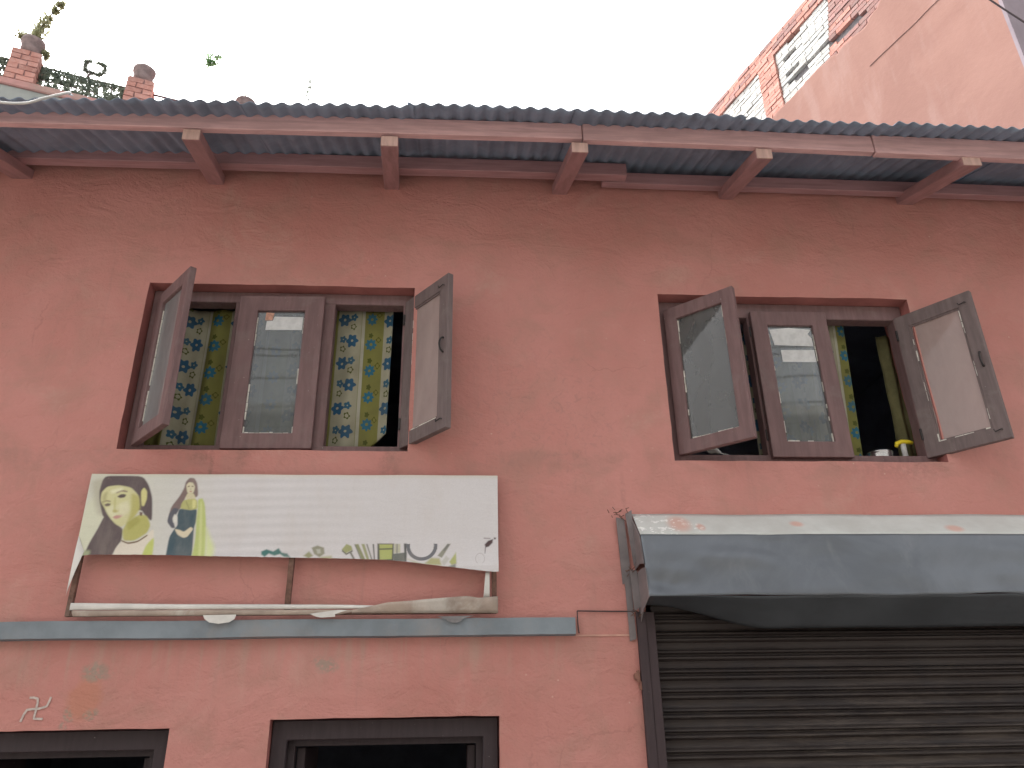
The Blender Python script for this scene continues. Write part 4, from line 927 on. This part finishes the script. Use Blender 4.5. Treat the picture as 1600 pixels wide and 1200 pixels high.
# ------------------------------------------------------------------ neighbouring tall building (right, behind)
TA = math.radians(18)
U3 = Vector((math.cos(TA), math.sin(TA), 0)); V3 = Vector((math.sin(TA), -math.cos(TA), 0)); Z3 = Vector((0, 0, 1))
C1 = Vector((4.737, 1.0, 0))
NB = thing('salmon_building', C1, 'tall salmon painted building with exposed broken brick parapet behind the roof at the right', 'building')
def LC(s_, d, z): return C1+V3*s_+U3*d+Z3*z        # s along the side wall (0 at the corner, negative going back), d into the wall
def boxL(m, s0, s1, d0, d1, z0, z1):
    return m.hexa([LC(s0, d0, z0), LC(s1, d0, z0), LC(s1, d1, z0), LC(s0, d1, z0), LC(s0, d0, z1), LC(s1, d0, z1), LC(s1, d1, z1), LC(s0, d1, z1)])
# masonry core
m = boxL(MB(), -9, -.02, .085, 4, 0, 9.66); m.build('wall_core', MORTAR, NB)
# plaster skin with a jagged upper edge
rnd = random.Random(11)
def ptop(s_):
    base = 8.60+.02*nz(s_*6, 1)+.06*nz(s_*2.2, 4)
    if -1.75 < s_ < -1.2: base -= .05
    if s_ > -1.15: base += (s_+1.15)*.5
    return base
m = MB(); ss = np.linspace(-9, 0, 181)
nS = len(ss)
for s_ in ss:
    tp = ptop(s_)+rnd.uniform(-.012, .012)
    if s_ > -.6: tp = 9.2
    for (d, z) in ((.0, 0), (.0, 7.0), (.0, tp-.02), (.004, tp), (.055, tp+.004)): m.v.append(tuple(LC(s_, d+.004*nz(s_*2, z), z)))
for i in range(nS-1):
    for j in range(4): a = i*5+j; m.f.append((a, a+5, a+6, a+1))
m.build('plaster_skin', NPL, NB)
# front face of the corner, its shade painted in as grey violet
m = MB(); m.hexa([LC(-.0, .0, 0), LC(.03, .0, 0), LC(.03, 4, 0), LC(0, 4, 0), LC(0, 0, 9.66), LC(.03, 0, 9.66), LC(.03, 4, 9.66), LC(0, 4, 9.66)]); m.build('front_wall', NGREY, NB)
# rainwater crack line: a slim raised conduit line on the plaster
m = MB().tube([LC(s_, -.004, 8.02+.02*nz(s_*3, 2)) for s_ in np.linspace(-1.35, -.2, 30)], .004, 6); m.build('crack_line', simple('dark crack', (.25, .15, .13), .9), NB)
# bricks
BL, BH, BDp = .215, .052, .10; CO = .066
def brickmesh(mat, seed, name='brick'):
    r_ = random.Random(seed); v = []
    for z in (-BH/2, BH/2):
        for x, y in ((-BL/2, -BDp/2), (BL/2, -BDp/2), (BL/2, BDp/2), (-BL/2, BDp/2)): v.append((x+r_.uniform(-.006, .006), y+r_.uniform(-.004, .004), z+r_.uniform(-.004, .004)))
    me_ = bpy.data.meshes.new('brick'); me_.from_pydata(v, [], [(0, 3, 2, 1), (4, 5, 6, 7), (0, 1, 5, 4), (1, 2, 6, 5), (2, 3, 7, 6), (3, 0, 4, 7)]); me_.materials.append(mat); return me_
BM = {'p': [brickmesh(BRPINK, i) for i in range(3)], 'b': [brickmesh(BRBRN, i+10) for i in range(3)], 'w': [brickmesh(BRWHT, i+20) for i in range(3)]}
def addbrick(kind, parent, pos, xdir, sl=1., jit=.01, rndm=rnd):
    o = bpy.data.objects.new('brick', rndm.choice(BM[kind])); COL.objects.link(o); o.parent = parent
    xd = Vector(xdir).normalized(); zd = Z3; yd = zd.cross(xd)
    Mx = Matrix((xd, yd, zd)).transposed().to_4x4()
    j = Matrix.Rotation(rndm.uniform(-jit, jit)*2, 4, 'Z') @ Matrix.Rotation(rndm.uniform(-jit, jit), 4, 'Y')
    Mx = Mx @ j @ Matrix.Diagonal((sl, 1, 1, 1)); Mx.translation = Vector(pos)-wloc(parent); o.matrix_basis = Mx
    return o
row = 0; z = 8.56
while z < 9.70:
    top = z > 9.44
    if top: zones = [(-4.4, -1.05, 'c')]
    else:
        e = -1.66-(9.44-z)*.22
        zones = [(-4.4, -3.93, 'p'), (-3.92, -2.925, 'w'), (-2.92, -2.605, 'p'), (-2.60, e, 'w'), (e+.005, -1.05, 'b')]
    for za, zb_, kd0 in zones:
        s_ = za-(.113 if row % 2 else 0)
        while s_ < zb_-.03:
            a_, b_ = max(s_, za), min(s_+.218, zb_-.006); s_ += .226
            if b_-a_ < .04: continue
            mid_ = (a_+b_)/2
            if z+.02 < ptop(mid_): continue
            kd, dep = {'c': ('p' if rnd.random() < .75 else 'b', .015), 'p': ('p', .018), 'w': ('w', .042), 'b': ('b' if rnd.random() < .65 else 'p', .038)}[kd0]
            if kd0 in 'wb' and (abs(z-8.86) < .07 and -2.42 < mid_ < -1.95+(z-8.86)*3 or abs(z-8.80) < .06 and -1.75 < mid_ < -1.30): continue
            if kd0 == 'w' and rnd.random() < .04: continue
            addbrick(kd, NB, LC(mid_, dep+BDp/2+rnd.uniform(-.005, .007), z+rnd.uniform(-.002, .002)), V3, (b_-a_)/BL, .006)
    z += .062; row += 1
# thin service wire in front of the salmon wall
cable([(3.05, -.2, 6.45), (3.32, -.2, 6.10), (3.62, -.2, 5.76), (4.1, -.2, 5.30)], .006, CABLEB, 'thin dark service wire slanting across the salmon building corner', 5)

# ------------------------------------------------------------------ roof terrace (left, behind)
C2 = Vector((-4.31, 2.5, 0))
TB = thing('terrace_building', C2, 'roof terrace with brick pillars and a rail behind the roof edge at the left', 'building')
def LT(s_, d, z): return C2+U3*s_-V3*d+Z3*z       # s along the front, d going back
def boxT(m, s0, s1, d0, d1, z0, z1):
    return m.hexa([LT(s0, d0, z0), LT(s1, d0, z0), LT(s1, d1, z0), LT(s0, d1, z0), LT(s0, d0, z1), LT(s1, d0, z1), LT(s1, d1, z1), LT(s0, d1, z1)])
boxT(MB(), -4, 5, -.0, 3.2, 7.50, 7.585).build('slab', TSLAB, TB, bevel=.01)
boxT(MB(), -4, 5, .025, 3.1, 0, 7.499).build('wall', TWALL, TB)
pots = []
for i, s_ in enumerate((-1.08, -.065, .985, 2.03)):
    ht = (7.99, 7.99, 8.0, 8.0)[i]
    pm = boxT(MB(), s_-.115, s_+.115, .012, .242, 7.586, ht-.008).build('pillar', MORTARP, TB, org=LT(s_, .12, 7.62))
    z = 7.59+BH/2; r_ = 0
    while z < ht:
        for (cs, cd_, xd) in (((s_-.068, .052, U3), (s_+.087, .052, U3), (s_-.087, .19, U3), (s_+.068, .19, U3)) if r_ % 2 else ((s_+.068, .052, U3), (s_-.087, .052, U3), (s_+.087, .19, U3), (s_-.068, .19, U3))):
            small = abs(cs-s_) > .08
            ln = .085/BL if small else .15/BL
            cs2 = s_+(.0825 if cs > s_ else -.0825) if small else s_+(.05 if cs > s_ else -.05)
            addbrick('p', pm, LT(cs2, cd_+rnd.uniform(-.003, .003), z), xd, ln*1.02, .008)
        z += CO; r_ += 1
    c = LT(s_-.0, .11, ht)
    p = thing('plant_pot', c, ('worn clay pot on the far left brick pillar', 'worn grey clay pot with a leafy spire on the leftmost visible brick pillar', 'empty chipped clay pot on the second brick pillar', 'low rounded clay pot just above the roof edge on the third pillar')[i], 'pot', 'pots on the terrace pillars')
    hh = (.19, .20, .19, .10)[i]
    mm = MB().lathe([(0, .0), (.088, 0), (.095, hh*.35), (.098, hh*.7), (.112, hh*.8), (.112, hh), (.098, hh), (.08, hh*.8), (0, hh*.78)], c, 18)
    mm.v = [(a+.010*nz(a*9, z_*9, i), b, z_+.008*nz(a*14, b*9, i+3)) for a, b, z_ in mm.v]
    mm.build('pot_body', POT, p, smooth=True)
    pots.append((c, hh, p))
m = MB().tube([LT(s_, .13, 7.915+.006*nz(s_*3, 1)) for s_ in np.linspace(-3, 5, 60)], .012, 8); m.build('rail', RAIL, TB, smooth=True)
m = MB().tube([LT(s_, .13, 7.755) for s_ in np.linspace(-3, 5, 30)], .006, 6); m.build('rail', RAIL, TB, smooth=True)

def leafcloud(m, pts, n, L, rnd, W=.5):
    for k in range(n):
        c, r_ = rnd.choice(pts); p = Vector(c)+Vector((rnd.gauss(0, 1), rnd.gauss(0, 1), rnd.gauss(0, 1)))*r_*.5
        d = Vector((rnd.gauss(0, 1), rnd.gauss(0, 1), rnd.gauss(0, .8))); nn = Vector((rnd.gauss(0, 1), rnd.gauss(0, 1), rnd.gauss(0, 1)))
        l = L*rnd.uniform(.6, 1.3); m.leaf(p, d, nn, l, l*W)
# climbing plant along the rail, with round gaps
def creeper(s0, s1, lab, seed, dens=6500):
    rnd = random.Random(seed); holes = []
    s_ = s0+.03
    while s_ < s1:
        for zz in (7.66, 7.745, 7.83):
            if rnd.random() < .85: holes.append((s_+rnd.uniform(-.02, .02), zz+rnd.uniform(-.012, .012), rnd.uniform(.022, .040)))
        s_ += rnd.uniform(.075, .10)
    m = MB(); n = int(dens*(s1-s0)); c0 = LT(s0, .13, 7.62)
    for k in range(n):
        a = rnd.uniform(s0, s1); b = rnd.uniform(7.60, 7.905); 
        if any((a-h[0])**2+(b-h[1])**2 < h[2]**2 for h in holes): continue
        p = LT(a, .13+rnd.uniform(-.03, .03), b); l = rnd.uniform(.022, .042)
        m.leaf(p, Vector((rnd.gauss(0, 1), rnd.gauss(0, .5), rnd.gauss(0, 1))), Vector((rnd.gauss(0, .5), -1, rnd.gauss(0, .5))), l, l*.7)
    e = thing('creeper', c0, lab, 'plant', 'creepers on the terrace rail')
    m.build('leaves', LEAFG, e)
    st = MB()
    for k in range(5):
        a = s0+(s1-s0)*(k+.3)/5; st.tube([LT(a, .14, 7.622), LT(a+.03*rnd.uniform(-1, 1), .13, 7.75), LT(a+.05*rnd.uniform(-1, 1), .12, 7.90)], .005, 5)
    st.build('stem', TWIG, e)
creeper(.07, .85, 'grey green creeper with round gaps between the first and second brick pillars', 5)
creeper(-.93, -.20, 'grey green creeper at the left picture edge before the first pillar', 6)
# leafy spire in the first pot
def plant(name, lab, base, stems, mat, cloud, n, L, seed, cat='plant', W=.5):
    e = thing(name, base, lab, cat); rnd = random.Random(seed)
    st = MB()
    for s_, r_ in stems: st.tube(s_, [r_*(1-.7*i/(len(s_)-1)) for i in range(len(s_))], 6)
    st.build('stem', TWIG, e)
    m = MB(); leafcloud(m, cloud, n, L, rnd, W); m.build('leaves', mat, e); return e
c, hh, _ = pots[1]
top = c+Vector((0, 0, hh))
sp = [top+Vector((0, 0, 0)), top+U3*.03+Z3*.25, top+U3*.10+Z3*.55, top+U3*.21+Z3*.95]
plant('potted_plant', 'pale leafy spire rising from the pot on the first brick pillar', tuple(top-Z3*.02), [(sp, .012), ([top, top+U3*.08-Z3*.02, top+U3*.13-Z3*.12, top+U3*.14-Z3*.25], .006), ([top-U3*.05, top-U3*.13+Z3*.06, top-U3*.22+Z3*.0], .006)], LEAFP,
      [(sp[0]+Z3*.06, .07), (sp[0]+Z3*.12, .07), (sp[0]+Z3*.2+U3*.02, .055), (sp[1]+Z3*.04, .045), (sp[1]+Z3*.12+U3*.03, .03), (sp[2]-Z3*.05, .022), (sp[2]+Z3*.05+U3*.03, .018), (top+U3*.13-Z3*.12, .02), (top-U3*.12+Z3*.05, .025)], 620, .055, 3)
# bare curled twig on the rail
cc = LT(.52, .12, 8.07); ring = []
for k in range(15):
    t = math.radians(125+k*310/14); ring.append(cc+U3*(.095*math.cos(t))+Z3*(.085*math.sin(t)+.01*math.sin(3*t)))
base = LT(.48, .12, 7.92)
plant('curled_twig', 'dry twig curled into a ring above the terrace rail', tuple(base), [([base, LT(.485, .12, 7.96), cc-Z3*.07], .018), (ring, .014)], LEAFG,
      [(p, .020) for p in ring]+[(cc+U3*.08+Z3*.05, .035), (cc-U3*.09+Z3*.06, .02)], 900, .028, 8)
def wisp(s_, d, z0, z1, lab, name, mat, n, seed, L=.02, sp_=.03, zlo=None):
    rnd = random.Random(seed); b = LT(s_, d, z0); pts = [b]
    for k in range(1, 7): pts.append(LT(s_+.03*nz(k*.9, seed), d, z0+(z1-z0)*k/6))
    zl = zlo if zlo else z0+.3*(z1-z0)
    cl = [(LT(s_+rnd.uniform(-1, 1)*sp_, d, zl+(z1-zl)*rnd.random()), .025) for k in range(9)]
    plant(name, lab, tuple(b), [(pts, .007)], mat, cl, n, L, seed)
wisp(1.62, .10, 7.62, 8.68, 'small bright green leafy sprig above the roof edge, left of centre', 'leafy_sprig', LEAFB, 230, 4, .042, .05, 8.50)
wisp(1.98, .12, 8.06, 8.42, 'sparse thin weed growing over the third pillar pot', 'thin_weed', LEAFG, 60, 9, .026, .09)
wisp(2.70, .10, 7.62, 8.74, 'single tall wispy weed right of the third pillar', 'tall_weed', LEAFG, 110, 12, .030, .03, 8.28)

# ------------------------------------------------------------------ house and cables across the street (seen in the panes)
OP = thing('opposite_house', (0, -7.6, 0), 'cream house across the street, behind the camera, mirrored in the window panes', 'house')
m = MB(); m.box(-11, 11, -12, -7.6, 0, 6.1); m.build('wall', OPW, OP)
MB().box(-11.2, 11.2, -12.2, -7.3, 6.101, 6.25).build('parapet', OPW, OP)
for x in (-6, -3, 0, 3, 6):
    for z in (1.0, 3.9):
        MB().box(x-.6, x+.6, -7.599, -7.57, z, z+1.4).build('window', OPD, OP)
for i, (z, dz) in enumerate(((6.4, .2), (6.1, -.1), (5.75, .15), (5.5, .0), (6.7, .3))):
    cable([(-9, -5.6-.1*i, z+dz), (-4, -5.6-.1*i, z-.15), (0, -5.6-.1*i, z-.2), (4, -5.6-.1*i, z-.12), (9, -5.6-.1*i, z+.2)], .012, CABLEB,
          'black street cable, ' + ('fourth from the bottom', 'third from the bottom', 'second from the bottom', 'lowest', 'topmost')[i] + ' of the bundle over the street', 6, 'street_cable')

for o in sc.objects:
    if '_w' in o: del o['_w']
